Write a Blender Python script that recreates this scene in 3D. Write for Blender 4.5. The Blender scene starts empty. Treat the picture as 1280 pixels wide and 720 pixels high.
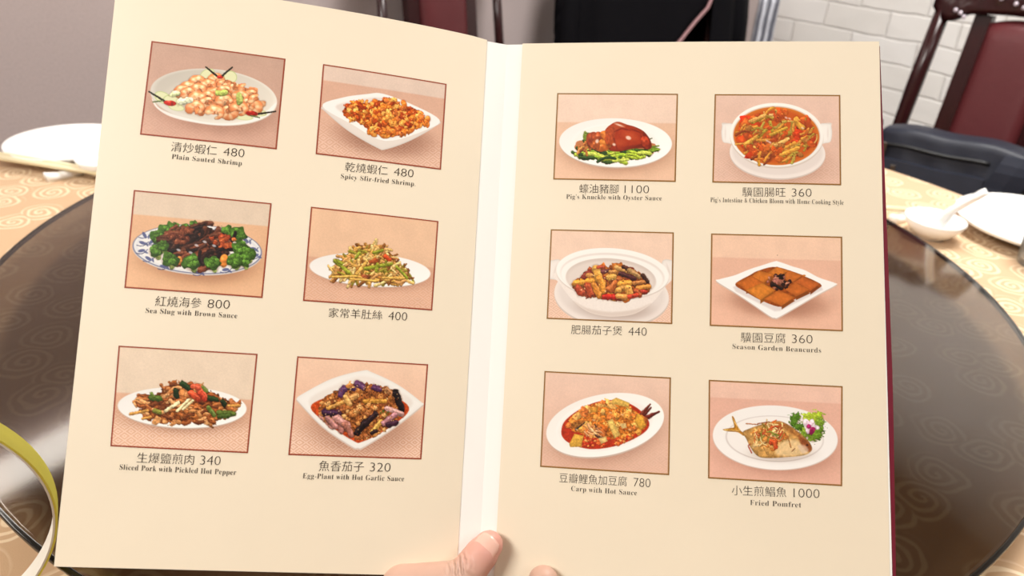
import bpy, bmesh, math, random
import numpy as np
from mathutils import Vector, Matrix
R_ = math.radians
S = bpy.context.scene
C = S.collection

# ------------------------------------------------------------------ camera
F_PX = 950.0
PITCH, ROLL = R_(28.2507), R_(-3.6047)
CAM = Vector((0.0, 0.0, 1.17648))
_f = Vector((0, math.cos(PITCH), -math.sin(PITCH)))
_r = Vector((1, 0, 0)); _d = _f.cross(_r)
RIGHT = math.cos(ROLL) * _r + math.sin(ROLL) * _d
DOWN = math.cos(ROLL) * _d - math.sin(ROLL) * _r
CR = Matrix((RIGHT, -DOWN, -_f)).transposed()          # blender camera axes in world
cd = bpy.data.cameras.new('camera'); cam = bpy.data.objects.new('camera', cd); C.objects.link(cam)
cam.matrix_world = Matrix.Translation(CAM) @ CR.to_4x4()
cd.sensor_width = 36; cd.lens = 36 * F_PX / 1280; cd.clip_start = 0.01
cd.dof.use_dof = True; cd.dof.focus_distance = 0.44; cd.dof.aperture_fstop = 11.0
S.camera = cam
# ------------------------------------------------------------------ light and exposure
S.view_settings.view_transform = 'Standard'; S.view_settings.look = 'None'
S.view_settings.gamma = 1; S.view_settings.use_curve_mapping = False
S.view_settings.exposure = 0.0
w = bpy.data.worlds.new('world'); S.world = w; w.use_nodes = True
w.node_tree.nodes['Background'].inputs[0].default_value = (1.0, 0.95, 0.9, 1)
w.node_tree.nodes['Background'].inputs[1].default_value = 0.3

E1 = Vector((0.755, 0.656, 0)); E2 = Vector((-0.656, 0.755, 0))    # along the grey wall, along the brick wall
CN = Vector((1.0, 3.45, 0))                                       # the room corner
def room(a, b, z=0.0): return CN - E1 * a - E2 * b + Vector((0, 0, z))
def area(name, loc, target, sx, sy, power, col=(1, .965, .91)):
    l = bpy.data.lights.new(name, 'AREA'); l.shape = 'RECTANGLE'; l.size = sx; l.size_y = sy; l.energy = power; l.color = col
    o = bpy.data.objects.new(name, l); C.objects.link(o); o.location = loc
    o.rotation_euler = (Vector(target) - Vector(loc)).to_track_quat('-Z', 'Y').to_euler()
    return o
area('ceiling_panel_light', (-1.25, -0.55, 2.62), (0.0, 0.35, 0.9), 0.9, 0.9, 78)
area('ceiling_panel_light', (0.9, 1.3, 2.62), (0.9, 1.6, 0.9), 0.9, 0.9, 72, (1, .97, .93))
area('ceiling_panel_light', (1.5, -0.6, 2.62), (1.2, 0.4, 0.9), 0.9, 0.9, 16)

# ------------------------------------------------------------------ helpers
def hit(px, py, z):
    d = CR @ Vector(((px - 640) / F_PX, -(py - 360) / F_PX, -1)); return CAM + d * ((z - CAM.z) / d.z)
def at(px, py, depth):
    return CAM + CR @ (Vector(((px - 640) / F_PX, -(py - 360) / F_PX, -1)) * depth)
def s2l(c):
    c = np.asarray(c, float); return np.where(c <= .04045, c / 12.92, ((c + .055) / 1.055) ** 2.4)
def rgb(r, g, b, k=0.9):
    v = s2l(np.array([r, g, b]) / 255.0) * k; return (float(v[0]), float(v[1]), float(v[2]), 1)
def mat(name, col, rough=0.5, spec=0.5, metal=0.0, sheen=0.0, noise=0.0, nscale=40.0, bump=0.0, coat=0.0, stretch=None, sss=0.0):
    m = bpy.data.materials.new(name); m.use_nodes = True; nt = m.node_tree; b = nt.nodes['Principled BSDF']
    b.inputs['Base Color'].default_value = col; b.inputs['Roughness'].default_value = rough
    b.inputs['Specular IOR Level'].default_value = spec; b.inputs['Metallic'].default_value = metal
    b.inputs['Sheen Weight'].default_value = sheen; b.inputs['Coat Weight'].default_value = coat
    if sss: b.inputs['Subsurface Weight'].default_value = sss; b.inputs['Subsurface Scale'].default_value = 0.006; b.inputs['Subsurface Radius'].default_value = (1, .35, .2)
    if noise or bump:
        tc = nt.nodes.new('ShaderNodeTexCoord'); mp = nt.nodes.new('ShaderNodeMapping'); n = nt.nodes.new('ShaderNodeTexNoise')
        n.inputs['Scale'].default_value = nscale; n.inputs['Detail'].default_value = 5
        if stretch: mp.inputs['Scale'].default_value = stretch
        nt.links.new(tc.outputs['Object'], mp.inputs[0]); nt.links.new(mp.outputs[0], n.inputs['Vector'])
        if noise:
            mx = nt.nodes.new('ShaderNodeMixRGB'); mx.blend_type = 'MULTIPLY'; mx.inputs['Fac'].default_value = 1
            rp = nt.nodes.new('ShaderNodeMapRange'); rp.inputs['From Min'].default_value = .3; rp.inputs['From Max'].default_value = .7
            rp.inputs['To Min'].default_value = 1 - noise; rp.inputs['To Max'].default_value = 1.0
            mx.inputs['Color1'].default_value = col
            nt.links.new(n.outputs['Fac'], rp.inputs[0]); nt.links.new(rp.outputs[0], mx.inputs['Color2']); nt.links.new(mx.outputs[0], b.inputs['Base Color'])
        if bump:
            bp = nt.nodes.new('ShaderNodeBump'); bp.inputs['Strength'].default_value = 0.6; bp.inputs['Distance'].default_value = bump
            nt.links.new(n.outputs['Fac'], bp.inputs['Height']); nt.links.new(bp.outputs[0], b.inputs['Normal'])
    return m
def link(name, me, parent=None, m=None, smooth=True):
    if m is not None: me.materials.append(m)
    if smooth: me.polygons.foreach_set('use_smooth', [True] * len(me.polygons))
    o = bpy.data.objects.new(name, me); C.objects.link(o)
    if parent is not None: o.parent = parent
    return o
def obj(name, bm, m=None, parent=None, smooth=False):
    bmesh.ops.recalc_face_normals(bm, faces=bm.faces[:])
    me = bpy.data.meshes.new(name); bm.to_mesh(me); bm.free(); return link(name, me, parent, m, smooth)
def tag(o, label=None, cat=None, group=None, kind=None):
    if label: o['label'] = label
    if cat: o['category'] = cat
    if group: o['group'] = group
    if kind: o['kind'] = kind
    return o
def thing(name, label, cat, loc=(0, 0, 0), rz=0.0, group=None):
    o = bpy.data.objects.new(name, None); C.objects.link(o); o.empty_display_size = .05
    o.location = loc; o.rotation_euler = (0, 0, rz); return tag(o, label, cat, group)
def box(bm, a, b, M=None, bev=0.0, seg=2):
    t = bmesh.new(); bmesh.ops.create_cube(t, size=1)
    for v in t.verts: v.co = Vector([(a[i] + b[i]) / 2 + v.co[i] * (b[i] - a[i]) for i in range(3)])
    if bev: bmesh.ops.bevel(t, geom=t.edges[:], offset=bev, segments=seg, affect='EDGES', profile=.6)
    if M is not None: t.transform(M)
    me = bpy.data.meshes.new('tmp'); t.to_mesh(me); t.free(); bm.from_mesh(me); bpy.data.meshes.remove(me)
def lathe(bm, prof, n=64, M=None):
    rings = []
    for r, z in prof:
        if r < 1e-6: rings.append([bm.verts.new((0, 0, z))])
        else: rings.append([bm.verts.new((r * math.cos(2 * math.pi * i / n), r * math.sin(2 * math.pi * i / n), z)) for i in range(n)])
    for A, B in zip(rings, rings[1:]):
        for i in range(n):
            j = (i + 1) % n
            if len(A) == 1 and len(B) > 1: bm.faces.new((A[0], B[i], B[j]))
            elif len(B) == 1 and len(A) > 1: bm.faces.new((A[i], A[j], B[0]))
            elif len(A) > 1: bm.faces.new((A[i], A[j], B[j], B[i]))
    if M is not None: bmesh.ops.transform(bm, matrix=M, verts=[v for r in rings for v in r])
def tube(bm, pts, rad, n=10, flat=1.0, cap=True, up=None):
    pts = [Vector(p) for p in pts]; rings = []
    rad = rad if hasattr(rad, '__len__') else [rad] * len(pts)
    ref = Vector(up) if up else Vector((0, 0, 1))
    for i, p in enumerate(pts):
        t = (pts[min(i + 1, len(pts) - 1)] - pts[max(i - 1, 0)]).normalized()
        a = ref.cross(t)
        if a.length < 1e-3: a = Vector((1, 0, 0)).cross(t)
        a.normalize(); b = t.cross(a)
        rings.append([bm.verts.new(p + rad[i] * (math.cos(2 * math.pi * k / n) * a + flat * math.sin(2 * math.pi * k / n) * b)) for k in range(n)])
    for A, B in zip(rings, rings[1:]):
        for k in range(n): bm.faces.new((A[k], A[(k + 1) % n], B[(k + 1) % n], B[k]))
    if cap: bm.faces.new(rings[0][::-1]); bm.faces.new(rings[-1])
def grid_bm(bm, P, thick=None):
    """P: rows of points -> a sheet; thick: rows of points for its back"""
    V = [[bm.verts.new(p) for p in row] for row in P]
    for i in range(len(V) - 1):
        for j in range(len(V[0]) - 1): bm.faces.new((V[i][j], V[i][j + 1], V[i + 1][j + 1], V[i + 1][j]))
    if thick:
        B = [[bm.verts.new(p) for p in row] for row in thick]
        n, m = len(V), len(V[0])
        for i in range(n - 1):
            for j in range(m - 1): bm.faces.new((B[i][j], B[i + 1][j], B[i + 1][j + 1], B[i][j + 1]))
        for i in range(n - 1):
            bm.faces.new((V[i][0], V[i + 1][0], B[i + 1][0], B[i][0])); bm.faces.new((V[i][-1], B[i][-1], B[i + 1][-1], V[i + 1][-1]))
        for j in range(m - 1):
            bm.faces.new((V[0][j], B[0][j], B[0][j + 1], V[0][j + 1])); bm.faces.new((V[-1][j], V[-1][j + 1], B[-1][j + 1], B[-1][j]))

# ------------------------------------------------------------------ the room
def brick_mat():
    m = mat('painted_brick', rgb(232, 230, 224), .55); nt = m.node_tree; b = nt.nodes['Principled BSDF']
    tc = nt.nodes.new('ShaderNodeTexCoord'); br = nt.nodes.new('ShaderNodeTexBrick')
    br.inputs['Scale'].default_value = 1.0; br.inputs['Brick Width'].default_value = .26; br.inputs['Row Height'].default_value = .092
    br.inputs['Mortar Size'].default_value = .006; br.inputs['Mortar Smooth'].default_value = 1.0; br.inputs['Bias'].default_value = 0
    br.inputs['Color1'].default_value = rgb(247, 246, 243); br.inputs['Color2'].default_value = rgb(240, 238, 233); br.inputs['Mortar'].default_value = rgb(241, 239, 234)
    nz = nt.nodes.new('ShaderNodeTexNoise'); nz.inputs['Scale'].default_value = 9; nz.inputs['Detail'].default_value = 4
    ad = nt.nodes.new('ShaderNodeVectorMath'); sc = nt.nodes.new('ShaderNodeVectorMath'); sc.operation = 'SCALE'; sc.inputs['Scale'].default_value = .02
    nt.links.new(tc.outputs['Object'], nz.inputs['Vector']); nt.links.new(nz.outputs['Color'], sc.inputs[0])
    nt.links.new(tc.outputs['Object'], ad.inputs[0]); nt.links.new(sc.outputs[0], ad.inputs[1]); nt.links.new(ad.outputs[0], br.inputs['Vector'])
    nt.links.new(br.outputs['Color'], b.inputs['Base Color'])
    mt = nt.nodes.new('ShaderNodeMath'); mt.operation = 'MULTIPLY_ADD'; mt.inputs[1].default_value = -1.0
    n2 = nt.nodes.new('ShaderNodeTexNoise'); n2.inputs['Scale'].default_value = 14; n2.inputs['Detail'].default_value = 3
    nt.links.new(tc.outputs['Object'], n2.inputs['Vector'])
    nt.links.new(br.outputs['Fac'], mt.inputs[0]); nt.links.new(n2.outputs['Fac'], mt.inputs[2])
    bp = nt.nodes.new('ShaderNodeBump'); bp.inputs['Strength'].default_value = .8; bp.inputs['Distance'].default_value = .0045
    nt.links.new(mt.outputs[0], bp.inputs['Height']); nt.links.new(bp.outputs[0], b.inputs['Normal'])
    return m
M_wall = mat('grey_wallcovering', rgb(196, 182, 180), .85, .2, noise=.10, nscale=30, bump=.001, stretch=(6, 6, 1))
M_brick = brick_mat()
M_floor = mat('floor_tile', rgb(120, 100, 85), .4, noise=.2, nscale=3)
M_ceil = mat('ceiling_paint', rgb(165, 150, 135), .9)
M_trim = mat('dark_trim_wood', rgb(62, 42, 34), .5, noise=.3, nscale=20)
LA, LB, HH = 5.2, 5.6, 2.7        # room length along E1 / E2
def wall(name, p0, p1, m):
    d = (p1 - p0); L = d.length; o = None; bm = bmesh.new()
    box(bm, (0, 0, 0), (L, HH, .12)); o = obj(name, bm, m)          # local: x along the wall, y up, z outward
    X = d.normalized(); Y = Vector((0, 0, 1)); o.matrix_world = Matrix.Translation(p0) @ Matrix((X, Y, X.cross(Y))).transposed().to_4x4()
    return tag(o, kind='structure')
wall('wall_back', room(0, 0), room(LA, 0), M_wall)
wall('wall_right', room(0, LB), room(0, 0), M_brick)
wall('wall_left', room(LA, 0), room(LA, LB), M_wall)
wall('wall_front', room(LA, LB), room(0, LB), M_wall)
def slab(name, z0, z1, m):
    bm = bmesh.new(); box(bm, (0, 0, z0), (LA, LB, z1)); o = obj(name, bm, m)
    o.matrix_world = Matrix.Translation(room(0, 0)) @ Matrix((-E1, -E2, Vector((0, 0, 1)))).transposed().to_4x4(); return tag(o, kind='structure')
slab('floor', -.1, 0, M_floor); slab('ceiling', HH, HH + .1, M_ceil)
bm = bmesh.new(); box(bm, (0, .002, 1.95), (LA, .10, 2.69), bev=.008)
o = obj('trim_1', bm, M_trim); o.matrix_world = Matrix.Translation(room(0, 0)) @ Matrix((-E1, -E2, Vector((0, 0, 1)))).transposed().to_4x4(); tag(o, kind='structure')
bm = bmesh.new(); box(bm, (0, .002, 0), (LA, .02, .1), bev=.004)
o = obj('baseboard_back', bm, M_trim); o.matrix_world = Matrix.Translation(room(0, 0)) @ Matrix((-E1, -E2, Vector((0, 0, 1)))).transposed().to_4x4(); tag(o, kind='structure')

wl = thing('wall_light', 'long strip light under the dark wood cornice of the grey wall', 'light', room(3.55, .055, 1.915)); wl.rotation_euler.z = math.atan2(E1.y, E1.x)
bm = bmesh.new(); box(bm, (-1.3, -.03, .012), (1.3, .03, .034), bev=.004); obj('housing', bm, mat('lamp_housing', rgb(225, 222, 215), .4), wl)
M_em = bpy.data.materials.new('lamp_diffuser'); M_em.use_nodes = True; M_em.node_tree.nodes['Principled BSDF'].inputs['Emission Color'].default_value = (1, .94, .86, 1); M_em.node_tree.nodes['Principled BSDF'].inputs['Emission Strength'].default_value = 10
bm = bmesh.new(); box(bm, (-1.28, -.024, -.135), (1.28, .024, .0118), bev=.012); obj('diffuser', bm, M_em, wl)

# ------------------------------------------------------------------ table, cloth, lazy susan
TC = Vector((-.0048, .8094, 0)); TZ = .75; TR = .868; DZ = .79; DR = .55
def cloth_mat():
    m = mat('rose_brocade', rgb(214, 178, 140), .55, .4); nt = m.node_tree; b = nt.nodes['Principled BSDF']; N = nt.nodes.new; K = nt.links.new
    tc = N('ShaderNodeTexCoord'); vo = N('ShaderNodeTexVoronoi'); vo.inputs['Scale'].default_value = 17; vo.inputs['Randomness'].default_value = .62
    vo.voronoi_dimensions = '2D'
    nz = N('ShaderNodeTexNoise'); nz.inputs['Scale'].default_value = 22
    s1 = N('ShaderNodeVectorMath'); s1.operation = 'SCALE'; s1.inputs['Scale'].default_value = .02; a1 = N('ShaderNodeVectorMath')
    K(tc.outputs['Object'], nz.inputs['Vector']); K(nz.outputs['Color'], s1.inputs[0]); K(tc.outputs['Object'], a1.inputs[0]); K(s1.outputs[0], a1.inputs[1])
    K(a1.outputs[0], vo.inputs['Vector'])
    su = N('ShaderNodeVectorMath'); su.operation = 'SUBTRACT'; K(a1.outputs[0], su.inputs[0]); K(vo.outputs['Position'], su.inputs[1])
    # voronoi position is in scaled space: bring the point there too
    s2 = N('ShaderNodeVectorMath'); s2.operation = 'SCALE'; s2.inputs['Scale'].default_value = 1.0; K(a1.outputs[0], s2.inputs[0]); K(s2.outputs[0], su.inputs[0])
    sp = N('ShaderNodeSeparateXYZ'); K(su.outputs[0], sp.inputs[0])
    at2 = N('ShaderNodeMath'); at2.operation = 'ARCTAN2'; K(sp.outputs[1], at2.inputs[0]); K(sp.outputs[0], at2.inputs[1])
    mu = N('ShaderNodeMath'); mu.operation = 'MULTIPLY_ADD'; mu.inputs[1].default_value = 40; K(vo.outputs['Distance'], mu.inputs[0]); K(at2.outputs[0], mu.inputs[2])
    sn = N('ShaderNodeMath'); sn.operation = 'SINE'; K(mu.outputs[0], sn.inputs[0])
    mr = N('ShaderNodeMapRange'); mr.inputs['From Min'].default_value = -.1; mr.inputs['From Max'].default_value = .6; K(sn.outputs[0], mr.inputs[0])
    mk = N('ShaderNodeMapRange'); mk.inputs['From Min'].default_value = .50; mk.inputs['From Max'].default_value = .40; K(vo.outputs['Distance'], mk.inputs[0])
    pm = N('ShaderNodeMath'); pm.operation = 'MULTIPLY'; K(mr.outputs[0], pm.inputs[0]); K(mk.outputs[0], pm.inputs[1])
    cr = N('ShaderNodeMixRGB'); cr.inputs['Color1'].default_value = rgb(204, 168, 130); cr.inputs['Color2'].default_value = rgb(236, 212, 176); K(pm.outputs[0], cr.inputs['Fac'])
    K(cr.outputs[0], b.inputs['Base Color'])
    rr = N('ShaderNodeMapRange'); rr.inputs['To Min'].default_value = .7; rr.inputs['To Max'].default_value = .42; K(pm.outputs[0], rr.inputs[0]); K(rr.outputs[0], b.inputs['Roughness'])
    wv = N('ShaderNodeTexNoise'); wv.inputs['Scale'].default_value = 900; K(tc.outputs['Object'], wv.inputs['Vector'])
    bp = N('ShaderNodeBump'); bp.inputs['Strength'].default_value = .3; bp.inputs['Distance'].default_value = .0008; K(wv.outputs['Fac'], bp.inputs['Height']); K(bp.outputs[0], b.inputs['Normal'])
    b.inputs['Sheen Weight'].default_value = .15
    return m
M_cloth = cloth_mat()
bm = bmesh.new(); n = 240; rings = []
rings.append([bm.verts.new((0, 0, TZ))])
for r, z, a in [(.3, TZ, 0), (.6, TZ, 0), (.855, TZ, 0), (.866, TZ - .003, 0), (.872, TZ - .012, 0), (.876, TZ - .05, .004), (.885, TZ - .16, .018), (.895, TZ - .30, .03), (.90, TZ - .42, .036)]:
    rings.append([bm.verts.new(((r + a * math.sin(22 * t + 1.3 * math.sin(3 * t))) * math.cos(t), (r + a * math.sin(22 * t + 1.3 * math.sin(3 * t))) * math.sin(t), z)) for t in [2 * math.pi * i / n for i in range(n)]])
for A, B in zip(rings, rings[1:]):
    for i in range(n):
        j = (i + 1) % n
        if len(A) == 1: bm.faces.new((A[0], B[i], B[j]))
        else: bm.faces.new((A[i], B[i], B[j], A[j]))
o = obj('tablecloth', bm, M_cloth, smooth=True); o.location = TC
tag(o, 'peach gold brocade tablecloth with swirling rose pattern over the round table', 'tablecloth')
tb = thing('dining_table', 'round dining table hidden under the peach gold rose brocade cloth', 'table', TC)
M_tw = mat('table_wood', rgb(110, 70, 45), .5, noise=.2)
bm = bmesh.new(); lathe(bm, [(0, TZ - .03), (.85, TZ - .03), (.852, TZ - .004), (0, TZ - .004)], 96); obj('tabletop', bm, M_tw, tb)
bm = bmesh.new(); lathe(bm, [(0, 0), (.34, 0), (.33, .04), (.09, .09), (.08, .6), (.2, TZ - .031), (0, TZ - .031)], 48); obj('pedestal', bm, M_tw, tb, True)

def glass_mat():
    m = bpy.data.materials.new('smoked_glass'); m.use_nodes = True; nt = m.node_tree; nt.nodes.clear(); N = nt.nodes.new; K = nt.links.new
    out = N('ShaderNodeOutputMaterial'); tr = N('ShaderNodeBsdfTransparent'); tr.inputs[0].default_value = (.47, .43, .385, 1)
    gl = N('ShaderNodeBsdfGlossy'); gl.inputs['Roughness'].default_value = .09; gl.inputs[0].default_value = (1, .98, .96, 1)
    fr = N('ShaderNodeFresnel'); fr.inputs['IOR'].default_value = 1.52; mx = N('ShaderNodeMixShader')
    ge = N('ShaderNodeNewGeometry'); iv = N('ShaderNodeMath'); iv.operation = 'SUBTRACT'; iv.inputs[0].default_value = 1; K(ge.outputs['Backfacing'], iv.inputs[1]); ml = N('ShaderNodeMath'); ml.operation = 'MULTIPLY'; K(iv.outputs[0], ml.inputs[0]); K(fr.outputs[0], ml.inputs[1])
    K(ml.outputs[0], mx.inputs[0]); K(tr.outputs[0], mx.inputs[1]); K(gl.outputs[0], mx.inputs[2]); K(mx.outputs[0], out.inputs[0])
    return m
ls = thing('lazy_susan', 'round smoked dark glass lazy susan in the middle of the table', 'lazy susan', TC + Vector((0, 0, TZ)))
M_glass = glass_mat()
bm = bmesh.new(); lathe(bm, [(0, .033), (DR - .003, .033), (DR - .001, .034), (DR, .0365), (DR - .001, .039), (DR - .003, .04), (0, .04)], 160)
o = obj('glass_disc', bm, M_glass, ls, True)
M_black = mat('black_rubber', rgb(16, 14, 13), .35)
bm = bmesh.new(); lathe(bm, [(DR - .0005, .0338), (DR + .0022, .0335), (DR + .003, .0365), (DR + .0022, .0388), (DR - .0005, .0385)], 160); obj('rim_band', bm, mat('dark_glass_edge', rgb(28, 24, 20), .12), ls, True)
bm = bmesh.new(); lathe(bm, [(0, 0), (.15, 0), (.155, .004), (.15, .012), (.12, .018), (.12, .033), (0, .033)], 64); obj('turntable_base', bm, mat('brushed_metal', rgb(120, 115, 110), .35, metal=.9), ls, True)

# ------------------------------------------------------------------ tableware
M_por = mat('white_porcelain', rgb(252, 251, 248, .93), .12, .5)
M_chop = mat('cream_melamine', rgb(240, 228, 190), .3)
def plate(name, label, loc, R0, h, group=None):
    t = thing(name, label, 'plate', loc, 0, group)
    bm = bmesh.new(); r = R0
    lathe(bm, [(0, .006), (.52 * r, .006), (.60 * r, .009), (.74 * r, h * .62), (.97 * r, h - .002), (r, h), (r * 1.003, h - .002), (.98 * r, h - .006), (.75 * r, h * .45), (.60 * r, .002), (.57 * r, 0), (.52 * r, 0), (.50 * r, .003), (0, .003)], 96)
    obj('dish', bm, M_por, t, True)
    return t
def bowl(name, label, loc, R0, h):
    t = thing(name, label, 'bowl', loc)
    bm = bmesh.new(); r = R0
    lathe(bm, [(0, .008), (.35 * r, .009), (.62 * r, h * .3), (.86 * r, h * .66), (.97 * r, h - .001), (r, h), (1.02 * r, h - .0015), (.91 * r, h * .62), (.68 * r, h * .25), (.48 * r, .005), (.47 * r, 0), (.40 * r, 0), (.38 * r, .003), (0, .003)], 72)
    obj('bowl_body', bm, M_por, t, True); return t
pl = hit(8, 181, .777); 
plate('dinner_plate', 'white dinner plate at the left table edge beside the chopsticks', (hit(88, 177, .77).x, hit(88, 177, .77).y, TZ), .093, .022)
bowl('small_bowl', 'small white bowl between the left plate and the menu', (hit(134, 203, .77).x, hit(134, 203, .77).y, TZ), .042, .030)
pr_ = hit(1306, 275, .777)
plate('dinner_plate', 'white dinner plate at the right table edge behind the soup spoon', (pr_.x, pr_.y, TZ), .118, .024)
pb = hit(1171, 270, .783)
bowl('soup_bowl', 'small white bowl holding a soup spoon on the right of the table', (pb.x, pb.y, TZ), .041, .030)
# spoon
sp = thing('soup_spoon', 'white porcelain soup spoon leaning in the small bowl on the right', 'spoon', (pb.x, pb.y, TZ + .012))
e0 = Vector((pb.x, pb.y, TZ + .02)); tipw = hit(1236, 243, .83)
d = (tipw - e0); L = d.length; X = d.normalized(); Yv = Vector((0, 0, 1)).cross(X).normalized(); Zv = X.cross(Yv)
MS = Matrix.Translation(e0 - Vector((pb.x, pb.y, TZ + .012))) @ Matrix((X, Yv, Zv)).transposed().to_4x4()
bm = bmesh.new(); P = []; B = []
for i in range(17):
    t = i / 16; x = -.028 + t * (L + .028)
    wd = .02 * math.sqrt(max(0, 1 - ((x - .0) / .03) ** 2)) if x < .018 else (.0115 - .002 * math.sin(math.pi * t) + .0015 * t)
    if i == 0: wd = .004
    if i == 16: wd = .006
    dep = .012 * max(0, 1 - (x / .03) ** 2)
    P.append([MS @ Vector((x, wd * s, .009 - dep * (1 - s * s) - .004 * (1 - s * s))) for s in (-1, -.6, -.2, .2, .6, 1)])
    B.append([MS @ Vector((x, wd * s * 1.05, .006 - dep * (1 - s * s) - .0065 * (1 - s * s))) for s in (-1, -.6, -.2, .2, .6, 1)])
grid_bm(bm, P, B); o = obj('spoon_body', bm, M_por, sp, True)
# chopsticks
def chopstick(label, a, b, r0, r1, grp):
    t = thing('chopstick', label, 'chopsticks', a, 0, grp); bm = bmesh.new(); a = Vector(a); b = Vector(b)
    tube(bm, [Vector((0, 0, 0)), (b - a) * .6, (b - a)], [r0, (r0 + r1) / 2, r1], 10); obj('stick', bm, M_chop, t, True); return t
def rest(label, loc, rz):
    t = thing('chopstick_rest', label, 'chopstick rest', loc, rz); bm = bmesh.new()
    P = []; B = []
    for i in range(13):
        x = -.026 + .052 * i / 12; hgt = .010 + .004 * (x / .026) ** 2; wy = .009 * (1 - .35 * (x / .026) ** 4)
        P.append([(x, wy * s, hgt - .003 * s * s) for s in (-1, -.5, 0, .5, 1)]); B.append([(x * .95, wy * s, 0) for s in (-1, -.5, 0, .5, 1)])
    grid_bm(bm, P, B); obj('rest_body', bm, M_por, t, True); return t
a = hit(-40, 191, .769); b = hit(138, 219, .767)
chopstick('cream chopstick nearest the camera lying on the left rest', a, b, .0045, .003, None)
dv = Vector((.004, .011, 0))
chopstick('cream chopstick behind another, next to the left plate', a + dv, b + dv, .0045, .003, None)
rl = hit(80, 217, .756); rest('white chopstick rest under the cream chopsticks by the left plate', (rl.x, rl.y, TZ), math.atan2((b - a).y, (b - a).x) + math.pi / 2 - .5)
a = hit(1120, 262, .767); b = hit(1085, 239, .767)
rr = hit(1128, 270, .757); rest('white chopstick rest beside the soup bowl on the right', (rr.x, rr.y, TZ), .6)
chopstick('cream chopstick beside the soup bowl on the right', hit(1142, 263, .767), hit(1060, 256, .767), .0045, .003, None)
# glass at the right frame edge
M_clear = mat('clear_glass', (.85, .88, .88, 1), .03); M_clear.node_tree.nodes['Principled BSDF'].inputs['Transmission Weight'].default_value = .9
gp = hit(1299, 326, .757); t = thing('water_glass', 'small clear drinking glass at the right edge of the photo', 'glass', (gp.x, gp.y, TZ))
bm = bmesh.new(); lathe(bm, [(0, .01), (.024, .01), (.029, .07), (.031, .07), (.026, .002), (.024, 0), (0, 0)], 48); obj('glass_body', bm, M_clear, t, True)

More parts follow.
